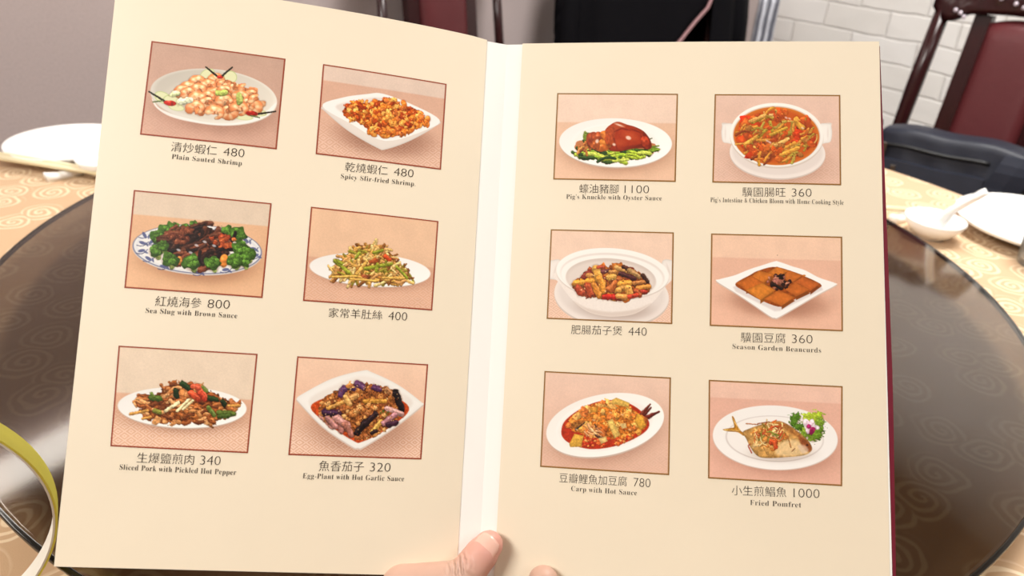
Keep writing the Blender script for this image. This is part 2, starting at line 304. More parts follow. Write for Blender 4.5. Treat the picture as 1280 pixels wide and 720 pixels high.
# ------------------------------------------------------------------ chairs
M_red = mat('dark_rosewood', rgb(52, 18, 20, .8), .22, .5, noise=.3, nscale=12, stretch=(8, 8, 1))
M_lea = mat('maroon_leather', rgb(96, 37, 41, .8), .42, .45, noise=.08, nscale=60, bump=.0008)
M_pearl = mat('mother_of_pearl', rgb(215, 205, 215), .15, metal=.2)
RK = math.tan(R_(7))
def make_chair(label, pw=1.0):
    t = thing('dining_chair', label, 'chair')
    yb = lambda z: .20 + max(0, z - .46) * RK
    for s in (-1, 1):
        bm = bmesh.new(); tube(bm, [(s * .215, .185, 0), (s * .212, .2, .46), (s * .208, yb(.75), .75), (s * .20, yb(1.0), 1.0)], [.019, .017, .0135 * pw, .0125 * pw], 8, up=(0, 1, 0)); obj('back_post', bm, M_red, t, True)
        bm = bmesh.new(); tube(bm, [(s * .215, -.2, 0), (s * .215, -.2, .43)], [.016, .02], 8, up=(0, 1, 0)); obj('front_leg', bm, M_red, t, True)
        bm = bmesh.new(); box(bm, (s * .215 - .01, -.19, .16), (s * .215 + .01, .19, .19), bev=.003); obj('side_stretcher', bm, M_red, t)
        bm = bmesh.new()
        P = [[(s * .101 + dx, yb(z) + .012 + dy, z) for dx, dy in ((-.021, -.012), (.021, -.012), (.021, .012), (-.021, .012), (-.021, -.012))] for z in (.46, .6, .75, .9, .94)]
        grid_bm(bm, P); obj('inner_stile', bm, M_red, t)
    bm = bmesh.new(); box(bm, (-.235, -.225, .415), (.235, .215, .445), bev=.006); obj('seat_frame', bm, M_red, t)
    bm = bmesh.new(); P = []; B = []
    for i in range(13):
        y = -.21 + .38 * i / 12; P.append([]); B.append([])
        for j in range(13):
            x = -.205 + .41 * j / 12; e = min(1, min(i, 12 - i) / 2.0) * min(1, min(j, 12 - j) / 2.0)
            P[-1].append((x, y, .446 + .03 * math.sqrt(e))); B[-1].append((x, y, .4445))
    grid_bm(bm, P, B); obj('seat_cushion', bm, M_lea, t, True)
    bm = bmesh.new(); box(bm, (-.215, .17, .3), (.215, .19, .33), bev=.003); obj('rear_stretcher', bm, M_red, t)
    bm = bmesh.new(); box(bm, (-.215, -.205, .1), (.215, -.185, .13), bev=.003); obj('front_stretcher', bm, M_red, t)
    # padded leather splat
    bm = bmesh.new(); P = []; B = []
    for i in range(21):
        v = i / 20; z0 = .50 + .425 * v; P.append([]); B.append([])
        for j in range(15):
            u = -1 + 2 * j / 14; z = z0 + (.016 * (1 - u * u) * v ** 6)
            e = (1 - u ** 6) * (1 - (2 * v - 1) ** 10)
            P[-1].append((u * .081, yb(z) - .004 - .016 * max(0, e) ** .5, z)); B[-1].append((u * .081, yb(z) + .012, z))
    grid_bm(bm, P, B); obj('back_panel', bm, M_lea, t, True)
    # carved crest
    rnd = random.Random(4); bm = bmesh.new(); P = []; B = []
    for i in range(9):
        v = i / 8; P.append([]); B.append([])
        for j in range(33):
            u = -1 + 2 * j / 32
            lo = .915 + .035 * (1 - u * u) if abs(u) < .58 else .945 - .03 * abs(math.sin((abs(u) - .58) / .42 * math.pi))
            hi = 1.035 + .03 * math.cos(u * math.pi * .5) + .006 * math.cos(u * 14)
            z = lo + (hi - lo) * v
            rel = .010 * math.sin(u * 17 + 3 * v) * math.sin(v * math.pi * 2.2 + u * 4) * math.sin(v * math.pi)
            P[-1].append((u * .225, yb(z) - .018 - abs(rel), z)); B[-1].append((u * .225, yb(z) + .016, z))
    grid_bm(bm, P, B); cr = obj('crest_rail', bm, M_red, t, True)
    for (u, z) in [(-.72, .945), (-.66, .94), (-.61, .932), (-.30, .985), (-.24, 1.0), (-.14, .978), (-.05, .972), (0.0, .995), (.05, .972), (.14, .978), (.24, 1.0), (.30, .985), (.61, .932), (.66, .94), (.72, .945), (-.45, 1.0), (.45, 1.0)]:
        bm = bmesh.new(); bmesh.ops.create_uvsphere(bm, u_segments=12, v_segments=6, radius=.0055)
        for v in bm.verts: v.co = Vector((v.co.x, v.co.y * .5, v.co.z)) + Vector((u * .225, yb(z) - .027, z))
        obj('pearl_inlay', bm, M_pearl, cr, True)
    return t
def copy_tree(o, parent=None):
    c = o.copy(); C.objects.link(c); c.parent = parent
    for ch in [x for x in o.children]: copy_tree(ch, c)
    return c
chair = make_chair('rosewood dining chair with maroon leather back, standing empty by the grey wall')
chair['group'] = 'rosewood dining chairs around the table'
chair.location = (-.06, 2.04, 0); chair.rotation_euler.z = R_(46)
ch2 = make_chair('rosewood chair with the black shoulder bag on its seat', 1.6); ch2['group'] = chair['group']
ch2.location = (1.015, 1.80, 0); ch2.rotation_euler.z = R_(-49)
ch3 = copy_tree(chair); ch3['label'] = 'rosewood chair with the black jacket hung over its back'
ch3.location = (.485, 2.37, 0); ch3.rotation_euler.z = R_(20)

# jacket over the middle chair
M_jac = mat('black_wool', rgb(10, 8, 16, .5), .8, .12, noise=.25, nscale=25, bump=.002)
jk = thing('jacket', 'black jacket draped over the back of the middle chair', 'jacket', (ch3.location.x, ch3.location.y, .42), R_(20))
def jsec(th, z):     # closed oval around the chair back, th=0 at front opening; local z above root
    zz = z + .42; k = (zz - .42) / .66
    a = .328 + .02 * (1 - k) - (.10 * max(0, (k - .8) / .2) ** 2); bq = .09 + .015 * (1 - k) - .03 * max(0, (k - .8) / .2)
    yc = .20 + max(0, zz - .46) * RK
    f = 1 + .05 * math.sin(th * 9 + 2 * k) * (1 - k * .6) + .03 * math.sin(th * 17 + 1)
    return Vector((a * f * math.sin(th), yc - bq * f * math.cos(th), z))
bm = bmesh.new(); P = []; B = []
for i in range(15):
    z = .02 + .64 * i / 14; k = i / 14
    g0 = .16 + .16 * (1 - k); g1 = 2 * math.pi + .30 - .42 * (1 - k) + .0
    P.append([]); B.append([])
    for j in range(73):
        tend = min(.53, max(-.6, .10 + (k - .47) / .2 * .40)); th = .56 + (2 * math.pi - .56 + tend) * j / 72
        p = jsec(th, z); c0 = Vector((0, .2 + max(0, z - .04) * RK, z)); P[-1].append(p); q = p + (c0 - p).normalized() * .006; B[-1].append(q)
grid_bm(bm, P, B); obj('jacket_body', bm, M_jac, jk, True)
M_pip = mat('grey_pink_piping', rgb(150, 110, 112), .5)
bm = bmesh.new(); pts = [Vector(P[i][-1]) + Vector((-.002, -.006, 0)) for i in range(15)]; tube(bm, pts, .006, 8); obj('piping', bm, M_pip, jk, True)
for s in (-1, 1):
    bm = bmesh.new(); tube(bm, [(s * .23, .27, .57), (s * .285, .25, .50), (s * .30, .22, .34), (s * .305, .20, .16), (s * .30, .19, .03)], [.04, .042, .04, .038, .036], 14, up=(0, 1, 0)); obj('sleeve', bm, M_jac, jk, True)
# scarf hanging beside the jacket
M_scarf = mat('grey_plaid_cloth', rgb(150, 150, 160), .85)
nt = M_scarf.node_tree; tcn = nt.nodes.new('ShaderNodeTexCoord'); wv = nt.nodes.new('ShaderNodeTexWave'); wv.inputs['Scale'].default_value = 14; wv.inputs['Distortion'].default_value = 1.5
cr = nt.nodes.new('ShaderNodeMixRGB'); cr.inputs['Color1'].default_value = rgb(70, 72, 84); cr.inputs['Color2'].default_value = rgb(222, 224, 232)
nt.links.new(tcn.outputs['Object'], wv.inputs['Vector']); nt.links.new(wv.outputs['Fac'], cr.inputs['Fac']); nt.links.new(cr.outputs[0], nt.nodes['Principled BSDF'].inputs['Base Color'])
sc = thing('scarf', 'grey striped scarf hanging beside the right side of the black jacket', 'scarf', (.735, 2.50, .42))
bm = bmesh.new(); P = []; B = []
for i in range(13):
    z = .5 * i / 12; P.append([(-.03 + .06 * j / 8, .012 * math.sin(j * 1.9 + z * 6), z) for j in range(9)]); B.append([(x, y + .008, zz) for x, y, zz in P[-1]])
grid_bm(bm, P, B); obj('scarf_cloth', bm, M_scarf, sc, True)

# ------------------------------------------------------------------ shoulder bag on the right chair
M_bag = mat('black_leather', rgb(38, 42, 56, .8), .5, .4, noise=.15, nscale=30, bump=.0012)
M_dark = mat('black_webbing_and_shade', rgb(16, 16, 20, .8), .5)  # zips and tab, and the dark strip for the shoulder strap's shadow
M_zip = mat('zip_metal', rgb(120, 112, 105), .3, metal=.9)
bg = thing('shoulder_bag', 'black leather shoulder bag with zips lying on the right chair', 'bag', (ch2.location.x + .05, ch2.location.y - .04, .478), R_(-38))
bm = bmesh.new(); P = []
def bagpt(u, v, front):     # u -1..1, v 0..1
    x = .215 * u * (1.06 - .16 * v); z = .238 * v - .012 * u * u * v + .003 * math.sin(u * 7) * v
    th = (.075 - .035 * v) * (1 - abs(u) ** 8 * .5)
    return Vector((x, -.06 + (-th if front else th), z))
n = 24
P = [[bagpt(-1 + 2 * j / n, i / 12, True) + Vector((0, -.004 * math.sin(j * 1.3 + i * .9) * math.sin(math.pi * i / 12), 0)) for j in range(n + 1)] for i in range(13)]
B = [[bagpt(-1 + 2 * j / n, i / 12, False) for j in range(n + 1)] for i in range(13)]
grid_bm(bm, P, B); o = obj('bag_body', bm, M_bag, bg, True)
bv = o.modifiers.new('soft', 'BEVEL'); bv.width = .012; bv.segments = 3; bv.limit_method = 'ANGLE'; bv.angle_limit = R_(50)
def front(u, v, off): p = bagpt(u, v, True); return Vector((p.x, p.y - off, p.z))
for (u0, u1, v, nm) in [(-.92, .26, .84, 'zipper'), (-.72, .20, .63, 'pocket_zipper'), (.58, .97, .62, 'side_zipper')]:
    bm = bmesh.new(); tube(bm, [front(u0 + (u1 - u0) * i / 14, v, .005) for i in range(15)], .0045, 6); z = obj(nm, bm, M_dark, bg, True)
    bm = bmesh.new(); q = front(u0 + .06, v, .012); box(bm, (q.x - .006, q.y - .003, q.z - .028), (q.x + .006, q.y + .001, q.z + .006), bev=.002); obj('zip_pull', bm, M_zip, z)
bm = bmesh.new()
grid_bm(bm, [[front(-.80 + 1.06 * j / 12, .08 + .62 * i / 6, .012) for j in range(13)] for i in range(7)], [[front(-.80 + 1.06 * j / 12, .08 + .62 * i / 6, -.002) for j in range(13)] for i in range(7)])
obj('front_pocket', bm, M_bag, bg)
bm = bmesh.new(); q = [front(.58 - .40 * i / 12, 1.0 - i / 12, .024 + .004 * math.sin(i)) for i in range(13)]
grid_bm(bm, [[p + Vector((-.036, 0, 0)), p + Vector((0, -.003, 0)), p + Vector((.036, 0, 0))] for p in q], [[p + Vector((-.036, .004, 0)), p + Vector((0, .002, 0)), p + Vector((.036, .004, 0))] for p in q]); obj('shoulder_strap', bm, mat('strap_leather', rgb(44, 48, 62, .8), .6, .3, bump=.001), bg)
bm = bmesh.new(); q = [front(.86 - .34 * i / 12, 1.0 - i / 12, .010) for i in range(13)]
grid_bm(bm, [[p + Vector((-.03, 0, 0)), p + Vector((.03, 0, 0))] for p in q], [[p + Vector((-.03, .004, 0)), p + Vector((.03, .004, 0))] for p in q]); obj('strap_shadow_strip', bm, M_dark, bg)  # added dark strip: the shadow band right of the shoulder strap, as black geometry
bm = bmesh.new(); tube(bm, [Vector((-0.200, -0.060, 0.230)), Vector((-0.227, -0.070, 0.227)), Vector((-0.241, -0.075, 0.213)), Vector((-0.227, -0.078, 0.200)), Vector((-0.205, -0.070, 0.205))], .008, 8); obj('strap_tab', bm, M_dark, bg, True)

# ------------------------------------------------------------------ yellow strap hoop standing on the table
M_yel = mat('yellow_strap', rgb(228, 216, 84), .6, noise=.06, nscale=120)
M_wht = mat('white_lining', rgb(236, 232, 220), .6)
cc = Vector((-.3534, .2775, 0)); ha, hb = .1061, .0949
hp = thing('strap_loop', 'yellow strap loop with white lining standing at the left of the menu', 'strap', (cc.x, cc.y, TZ))
fdir = Vector((math.cos(-1.0732), math.sin(-1.0732), 0))
sdir = Vector((-fdir.y, fdir.x, 0)); hw = .0076
def hoop(r, a, off): return Vector((0, 0, hb + .0005)) + sdir * ((ha - r) * math.cos(a)) + Vector((0, 0, 1)) * ((hb - r) * math.sin(a)) + fdir * off
for nm, r0, r1, m in (('outer_face', 0, .0012, M_yel), ('lining', .0013, .0024, M_wht)):
    bm = bmesh.new(); n = 96
    V = [[bm.verts.new(hoop(r, 2 * math.pi * i / n, o_)) for (r, o_) in ((r0, -hw), (r0, hw), (r1, hw), (r1, -hw))] for i in range(n)]
    for i in range(n):
        for k in range(4): bm.faces.new((V[i][k], V[i][(k + 1) % 4], V[(i + 1) % n][(k + 1) % 4], V[(i + 1) % n][k]))
    obj(nm, bm, m, hp, True).modifiers.new('e', 'EDGE_SPLIT')
# ------------------------------------------------------------------ the twelve printed pictures (painted as colours on a fine mesh)
_T = np.random.RandomState(7).rand(64, 64)
def vn(x, y, s, k=0):
    x = x / s + 13.7 * k; y = y / s + 7.3 * k; xi = np.floor(x).astype(int); yi = np.floor(y).astype(int); fx = x - xi; fy = y - yi
    fx = fx * fx * (3 - 2 * fx); fy = fy * fy * (3 - 2 * fy); g = lambda a, b: _T[a % 64, b % 64]
    return (g(xi, yi) * (1 - fx) + g(xi + 1, yi) * fx) * (1 - fy) + (g(xi, yi + 1) * (1 - fx) + g(xi + 1, yi + 1) * fx) * fy
class Pic:
    W, H = 288, 216
    def __init__(s, q, seed):
        s.q = np.array(q, float); u, v = np.meshgrid(np.linspace(0, 1, s.W), np.linspace(0, 1, s.H)); s.u, s.v = u, v
        a, b, c, d = s.q
        for i, n in ((0, 'X'), (1, 'Y')): setattr(s, n, (a[i] * (1 - u) + b[i] * u) * (1 - v) + (d[i] * (1 - u) + c[i] * u) * v)
        s.img = np.ones((s.H, s.W, 3)); s.r = random.Random(seed); s.k = seed
        e1 = ((b - a) + (c - d)) / 2; e2 = ((d - a) + (c - b)) / 2
        s.Ai = np.linalg.inv(np.stack([e1, e2], 1)); s.o = a
    def bb(s, x0, y0, x1, y1):
        P = np.array([(x0, y0), (x1, y0), (x1, y1), (x0, y1)]) - s.o; t = P @ s.Ai.T
        i0 = int(max(0, (t[:, 0].min() - .03) * s.W)); i1 = int(min(s.W, (t[:, 0].max() + .03) * s.W + 2))
        j0 = int(max(0, (t[:, 1].min() - .03) * s.H)); j1 = int(min(s.H, (t[:, 1].max() + .03) * s.H + 2))
        return (slice(j0, max(j0, j1)), slice(i0, max(i0, i1)))
    def mix(s, sl, al, col):
        col = np.asarray(col, float) / 255.0; s.img[sl] = s.img[sl] * (1 - al[..., None]) + col * al[..., None]
    def mul(s, sl, al, f):
        s.img[sl] *= 1 - al[..., None] * (1 - np.asarray(f, float))
    def bg(s, top, bot, line=None, weave=0, tint=0):
        t = np.clip((s.v - .5) * 1, 0, 1)[..., None]
        if line is None: s.img[:] = np.array(top) / 255 * (1 - s.v[..., None]) + np.array(bot) / 255 * s.v[..., None]
        else:
            k = np.clip((s.v - line) * 60, 0, 1)[..., None]
            lo = np.array(bot) / 255 * (1 + .03 * (s.v[..., None] - line)); s.img[:] = np.array(top) / 255 * (1 - k) + lo * k
        s.img *= (1 + .035 * (vn(s.X, s.Y, 5, s.k) - .5) + .03 * (vn(s.X, s.Y, 60, s.k + 1) - .5))[..., None]
        if weave:
            p = 15.0; cell = ((np.floor(s.X / 34) + np.floor(s.Y / 24)) % 2); d = np.where(cell > 0, s.X * .7 + s.Y, s.X * .7 - s.Y)
            m = (np.sin(d * 2 * np.pi / p) > .15) * np.clip((s.v - .55) * 4, 0, 1) * weave; s.img = s.img * (1 - m[..., None]) + np.array([1, .90, .83]) * m[..., None]
    def border(s, col=(150, 75, 40), wd=.0105):
        d = np.minimum(np.minimum(s.u, 1 - s.u), np.minimum(s.v, 1 - s.v) * .75); s.mix(np.s_[:, :], np.clip((wd - d) * 300 + .5, 0, 1), col)
    def ed(s, sl, cx, cy, rx, ry, ang):
        c, sn = math.cos(R_(ang)), math.sin(R_(ang)); dx, dy = s.X[sl] - cx, s.Y[sl] - cy
        return (dx * c + dy * sn) / rx, (-dx * sn + dy * c) / ry
    def ell(s, cx, cy, rx, ry, ang=0, col=(255, 255, 255), soft=2.5, a=1.0, shade=None, pw=2.0):
        R = max(rx, ry) + soft * 2; sl = s.bb(cx - R, cy - R, cx + R, cy + R); u, v = s.ed(sl, cx, cy, rx, ry, ang)
        d = (np.abs(u) ** pw + np.abs(v) ** pw) ** (1 / pw); al = np.clip((1 - d) * min(rx, ry) / soft + .5, 0, 1) * a
        s.mix(sl, al, col)
        if shade: s.img[sl] *= (1 + al * (shade[0] * u + shade[1] * v))[..., None]
    def shadow(s, cx, cy, rx, ry, ang=0, amt=.25):
        R = max(rx, ry) * 1.8; sl = s.bb(cx - R, cy - R, cx + R, cy + R); u, v = s.ed(sl, cx, cy, rx, ry, ang)
        s.mul(sl, np.exp(-(u * u + v * v) ** 2) * amt, (.55, .42, .36))
    def sdf(s, sl, pts):
        x, y = s.X[sl], s.Y[sl]; P = np.array(pts, float); D = np.full(x.shape, 1e9); ins = np.zeros(x.shape, bool)
        for a, b in zip(P, np.roll(P, -1, 0)):
            ex, ey = b - a; t = np.clip(((x - a[0]) * ex + (y - a[1]) * ey) / (ex * ex + ey * ey + 1e-9), 0, 1)
            D = np.minimum(D, np.hypot(x - a[0] - t * ex, y - a[1] - t * ey))
            if abs(ey) > 1e-9: ins ^= ((a[1] > y) != (b[1] > y)) & (x < ex * (y - a[1]) / ey + a[0])
        return np.where(ins, D, -D)
    @staticmethod
    def smooth(pts, n=5):
        P = np.array(pts, float); out = []; N = len(P)
        for i in range(N):
            p0, p1, p2, p3 = P[i - 1], P[i], P[(i + 1) % N], P[(i + 2) % N]
            for k in range(n):
                t = k / n; out.append(.5 * (2 * p1 + (p2 - p0) * t + (2 * p0 - 5 * p1 + 4 * p2 - p3) * t * t + (3 * p1 - p0 - 3 * p2 + p3) * t ** 3))
        return out
    def poly(s, pts, col, soft=2.5, sm=True, a=1.0, rough=0, form=0, lum=(0, -1), tex=0, ts=9, edge=0):
        P = np.array(s.smooth(pts) if sm else pts); x0, y0 = P.min(0) - 8; x1, y1 = P.max(0) + 8; sl = s.bb(x0, y0, x1, y1)
        D = s.sdf(sl, P)
        if rough: D = D + rough * (vn(s.X[sl], s.Y[sl], 12, s.k + 3) - .5) * 2
        al = np.clip(D / soft + .5, 0, 1) * a; s.mix(sl, al, col)
        f = np.ones(D.shape)
        if form:
            cx, cy = (x0 + x1) / 2, (y0 + y1) / 2; f += form * ((s.X[sl] - cx) / (x1 - x0) * 2 * lum[0] + (s.Y[sl] - cy) / (y1 - y0) * 2 * lum[1])
        if tex: f += tex * (vn(s.X[sl], s.Y[sl], ts, s.k + 5) - .5) * 2 + tex * .7 * (vn(s.X[sl], s.Y[sl], ts * .45, s.k + 6) - .5) * 2
        if edge: f -= edge * np.exp(-np.maximum(D, 0) / 6)
        s.img[sl] *= (1 - al[..., None]) + al[..., None] * f[..., None]
    def blob(s, cx, cy, rx, ry, ang, col, rough=.25, sp=.5, dark=.5, nz=None):
        nz = nz or max(7, .6 * max(rx, ry))
        R = max(rx, ry) * 1.3 + 5; sl = s.bb(cx - R, cy - R, cx + R, cy + R)
        if s.X[sl].size == 0: return
        u, v = s.ed(sl, cx, cy, rx, ry, ang); k = s.r.random() * 50
        d = np.hypot(u, v) * (1 + rough * (vn(s.X[sl], s.Y[sl], nz, k) - .5) * 2)
        al = np.clip((1 - d) * min(rx, ry) / 2.5 + .5, 0, 1)
        so = np.clip((1.18 - np.hypot(u, v - .15)) * 3, 0, 1) * .35; s.mul(sl, so, (.55, .4, .3))
        dx, dy = (s.X[sl] - cx) / max(rx, ry), (s.Y[sl] - cy) / max(rx, ry)
        n2 = vn(s.X[sl], s.Y[sl], nz * .6, k + 9)
        f = 1.02 - .20 * dy - .08 * dx - .75 * dark * np.clip(d - .6, 0, 1) ** 1.3 + .42 * (n2 - .5)
        c = np.asarray(col, float) / 255 * f[..., None]
        hl = np.exp(-(((dx + .2) / .28) ** 2 + ((dy + .3) / .2) ** 2)) * sp * .75 * (.2 + 1.2 * n2); c = c + hl[..., None] * np.array([.45, .42, .36])
        s.img[sl] = s.img[sl] * (1 - al[..., None]) + np.clip(c, 0, 1.05) * al[..., None]
    def stick(s, x0, y0, x1, y1, r, col, sp=.3, r1=None, bend=0):
        r1 = r if r1 is None else r1; mx, my = (x0 + x1) / 2 - (y1 - y0) * bend, (y0 + y1) / 2 + (x1 - x0) * bend
        m = max(r, r1) + 6; sl = s.bb(min(x0, x1, mx) - m, min(y0, y1, my) - m, max(x0, x1, mx) + m, max(y0, y1, my) + m)
        if s.X[sl].size == 0: return
        x, y = s.X[sl], s.Y[sl]; best = np.full(x.shape, 1e9); side = np.zeros(x.shape); tt = np.zeros(x.shape)
        pts = [(x0, y0), (x1, y1)] if not bend else [((1 - t) ** 2 * x0 + 2 * t * (1 - t) * (2 * mx - (x0 + x1) / 2) + t * t * x1, (1 - t) ** 2 * y0 + 2 * t * (1 - t) * (2 * my - (y0 + y1) / 2) + t * t * y1) for t in (0, .25, .5, .75, 1)]
        for i in range(len(pts) - 1):
            (ax, ay), (bx, by) = pts[i], pts[i + 1]; ex, ey = bx - ax, by - ay; L2 = ex * ex + ey * ey + 1e-9
            t = np.clip(((x - ax) * ex + (y - ay) * ey) / L2, 0, 1); dd = np.hypot(x - ax - t * ex, y - ay - t * ey)
            up = dd < best; best = np.where(up, dd, best); side = np.where(up, (y - ay - t * ey), side); tt = np.where(up, (i + t) / (len(pts) - 1), tt)
        rr = r + (r1 - r) * tt; q = best / rr * (1 + .5 * (vn(x, y, max(5, r * .9), s.r.random() * 60) - .5))
        s.mul(sl, np.clip((1.5 - np.hypot(q, 0)) * 2, 0, 1) * .28, (.55, .4, .3))
        al = np.clip((1 - q) * rr / 2 + .5, 0, 1); sg = side / rr
        f = 1.0 - .25 * sg - .22 * np.clip(q - .5, 0, 1) + .34 * (vn(x, y, 7, s.r.random() * 40) - .5) + .22 * (vn(x, y, 26, s.r.random() * 40) - .5)
        c = np.asarray(col, float) / 255 * f[..., None] + (np.exp(-((sg + .35) / .25) ** 2) * sp * .24 * (.3 + vn(x, y, 9, s.r.random() * 30)))[..., None]
        s.img[sl] = s.img[sl] * (1 - al[..., None]) + np.clip(c, 0, 1.05) * al[..., None]
    def inside(s, P, n):
        P = np.array(s.smooth(P)); out = []; (x0, y0), (x1, y1) = P.min(0), P.max(0)
        while len(out) < n:
            x, y = s.r.uniform(x0, x1), s.r.uniform(y0, y1); c = False
            for a, b in zip(P, np.roll(P, -1, 0)):
                if (a[1] > y) != (b[1] > y) and x < (b[0] - a[0]) * (y - a[1]) / (b[1] - a[1] + 1e-9) + a[0]: c = not c
            if c: out.append((x, y))
        return sorted(out, key=lambda p: p[1])
    def clumps(s, P, n, r0, r1, pal, asp=.7, rough=.35, sp=.5, dark=.55):
        for x, y in s.inside(P, n):
            r = s.r.uniform(r0, r1); s.blob(x, y, r, r * s.r.uniform(asp, 1), s.r.uniform(-60, 60), s.r.choice(pal), rough, sp, dark)
    def straws(s, P, n, l0, l1, r0, r1, pal, sp=.3, spread=90, bend=.15, a0=0):
        for x, y in s.inside(P, n):
            l = s.r.uniform(l0, l1) / 2; a = R_(a0 + s.r.uniform(-spread, spread)); r = s.r.uniform(r0, r1)
            s.stick(x - l * math.cos(a), y - l * math.sin(a), x + l * math.cos(a), y + l * math.sin(a), r, s.r.choice(pal), sp, None, s.r.uniform(-bend, bend))
    def speck(s, P, n, r0, r1, pal, a=.9):
        for x, y in s.inside(P, n):
            r = s.r.uniform(r0, r1); s.ell(x, y, r, r * .7, s.r.uniform(-90, 90), s.r.choice(pal), 2, a)
    def plate(s, cx, cy, rx, ry, ang, rim=(244, 240, 233), well=(236, 230, 223), k=.72, dy=-.02, lip=.05, sh=.4):
        s.shadow(cx + rx * .03, cy + ry * .28, rx * .93, ry * .95, ang, sh)
        s.ell(cx, cy + ry * lip, rx * .985, ry, ang, (205, 186, 172)); s.ell(cx, cy, rx, ry, ang, rim, shade=(.02, .02))
        s.ell(cx, cy + ry * dy, rx * k * 1.03, ry * k * 1.04, ang, (250, 247, 242), 8, .8); s.ell(cx, cy + ry * (dy + .02), rx * k, ry * k, ang, well, 10, .75)
    def shrimp(s, cx, cy, r, ang, c1=(226, 142, 92), c2=(244, 200, 156)):
        sl = s.bb(cx - r * 1.3, cy - r * 1.2, cx + r * 1.3, cy + r * 1.2); x, y = (s.X[sl] - cx), (s.Y[sl] - cy) / .82
        if x.size == 0: return
        rad = np.hypot(x, y); th = np.mod(np.arctan2(y, x) - R_(ang), 2 * np.pi); span = R_(235 + s.r.uniform(-25, 25)); t = np.clip(th / span, 0, 1)
        over = np.where(th > span, np.minimum(th - span, 2 * np.pi - th), 0) * r * .6; t = np.where((th > span) & (2 * np.pi - th < th - span), 0, t)
        R0 = r * .56; w_ = r * (.40 - .24 * t ** 1.3); dd = np.hypot(np.abs(rad - R0), over); q = dd / w_ * (1 + .25 * (vn(s.X[sl], s.Y[sl], 9, s.r.random() * 40) - .5))
        s.mul(sl, np.clip((1.35 - np.hypot(np.abs(rad - R0), over) / w_) * 2.5, 0, 1) * .30, (.55, .4, .3))
        al = np.clip((1 - q) * w_ / 2.5 + .5, 0, 1); sg = (rad - R0) / w_
        st = np.clip(.5 + .42 * np.sin(t * 24 + s.r.uniform(0, 6)) + .55 * -sg + .8 * (vn(s.X[sl], s.Y[sl], 14, s.r.random() * 40) - .5), 0, 1)
        col = (np.array(c1) * (1 - st[..., None]) + np.array(c2) * st[..., None]) / 255
        f = 1.04 - .20 * y / r - .30 * np.clip(q - .45, 0, 1) ** 1.2; col = col * f[..., None] + (np.exp(-(((sg - .1) / .3) ** 2)) * np.clip(-y / r, 0, 1) * .28)[..., None]
        s.img[sl] = s.img[sl] * (1 - al[..., None]) + np.clip(col, 0, 1.03) * al[..., None]
    def broc(s, x, y, r):
        s.stick(x, y + r * .3, x + r * .3, y + r * .9, r * .3, (165, 185, 110), .1)
        s.blob(x, y, r * .95, r * .85, 0, (74, 106, 44), .3, 0, .5)
        for i in range(16):
            a = s.r.uniform(0, 6.28); q = r * math.sqrt(s.r.random()) * .72; lv = s.r.uniform(.75, 1.2)
            s.blob(x + q * math.cos(a), y + q * math.sin(a) * .85 - r * .08, r * .26, r * .23, 0, (98 * lv, 138 * lv, 58 * lv), .4, .12, .5, 5)

PIC = []
def pic(q, seed, border):
    def deco(fn):
        p = Pic(q, seed); fn(p); p.img = np.clip(p.img + .11 * (p.img - .80), 0, 1); p.border(border); PIC.append(s2l(np.clip(p.img, 0, 1)) * .9); return fn
    return deco
BRN, GLD = (150, 62, 38), (142, 98, 40)

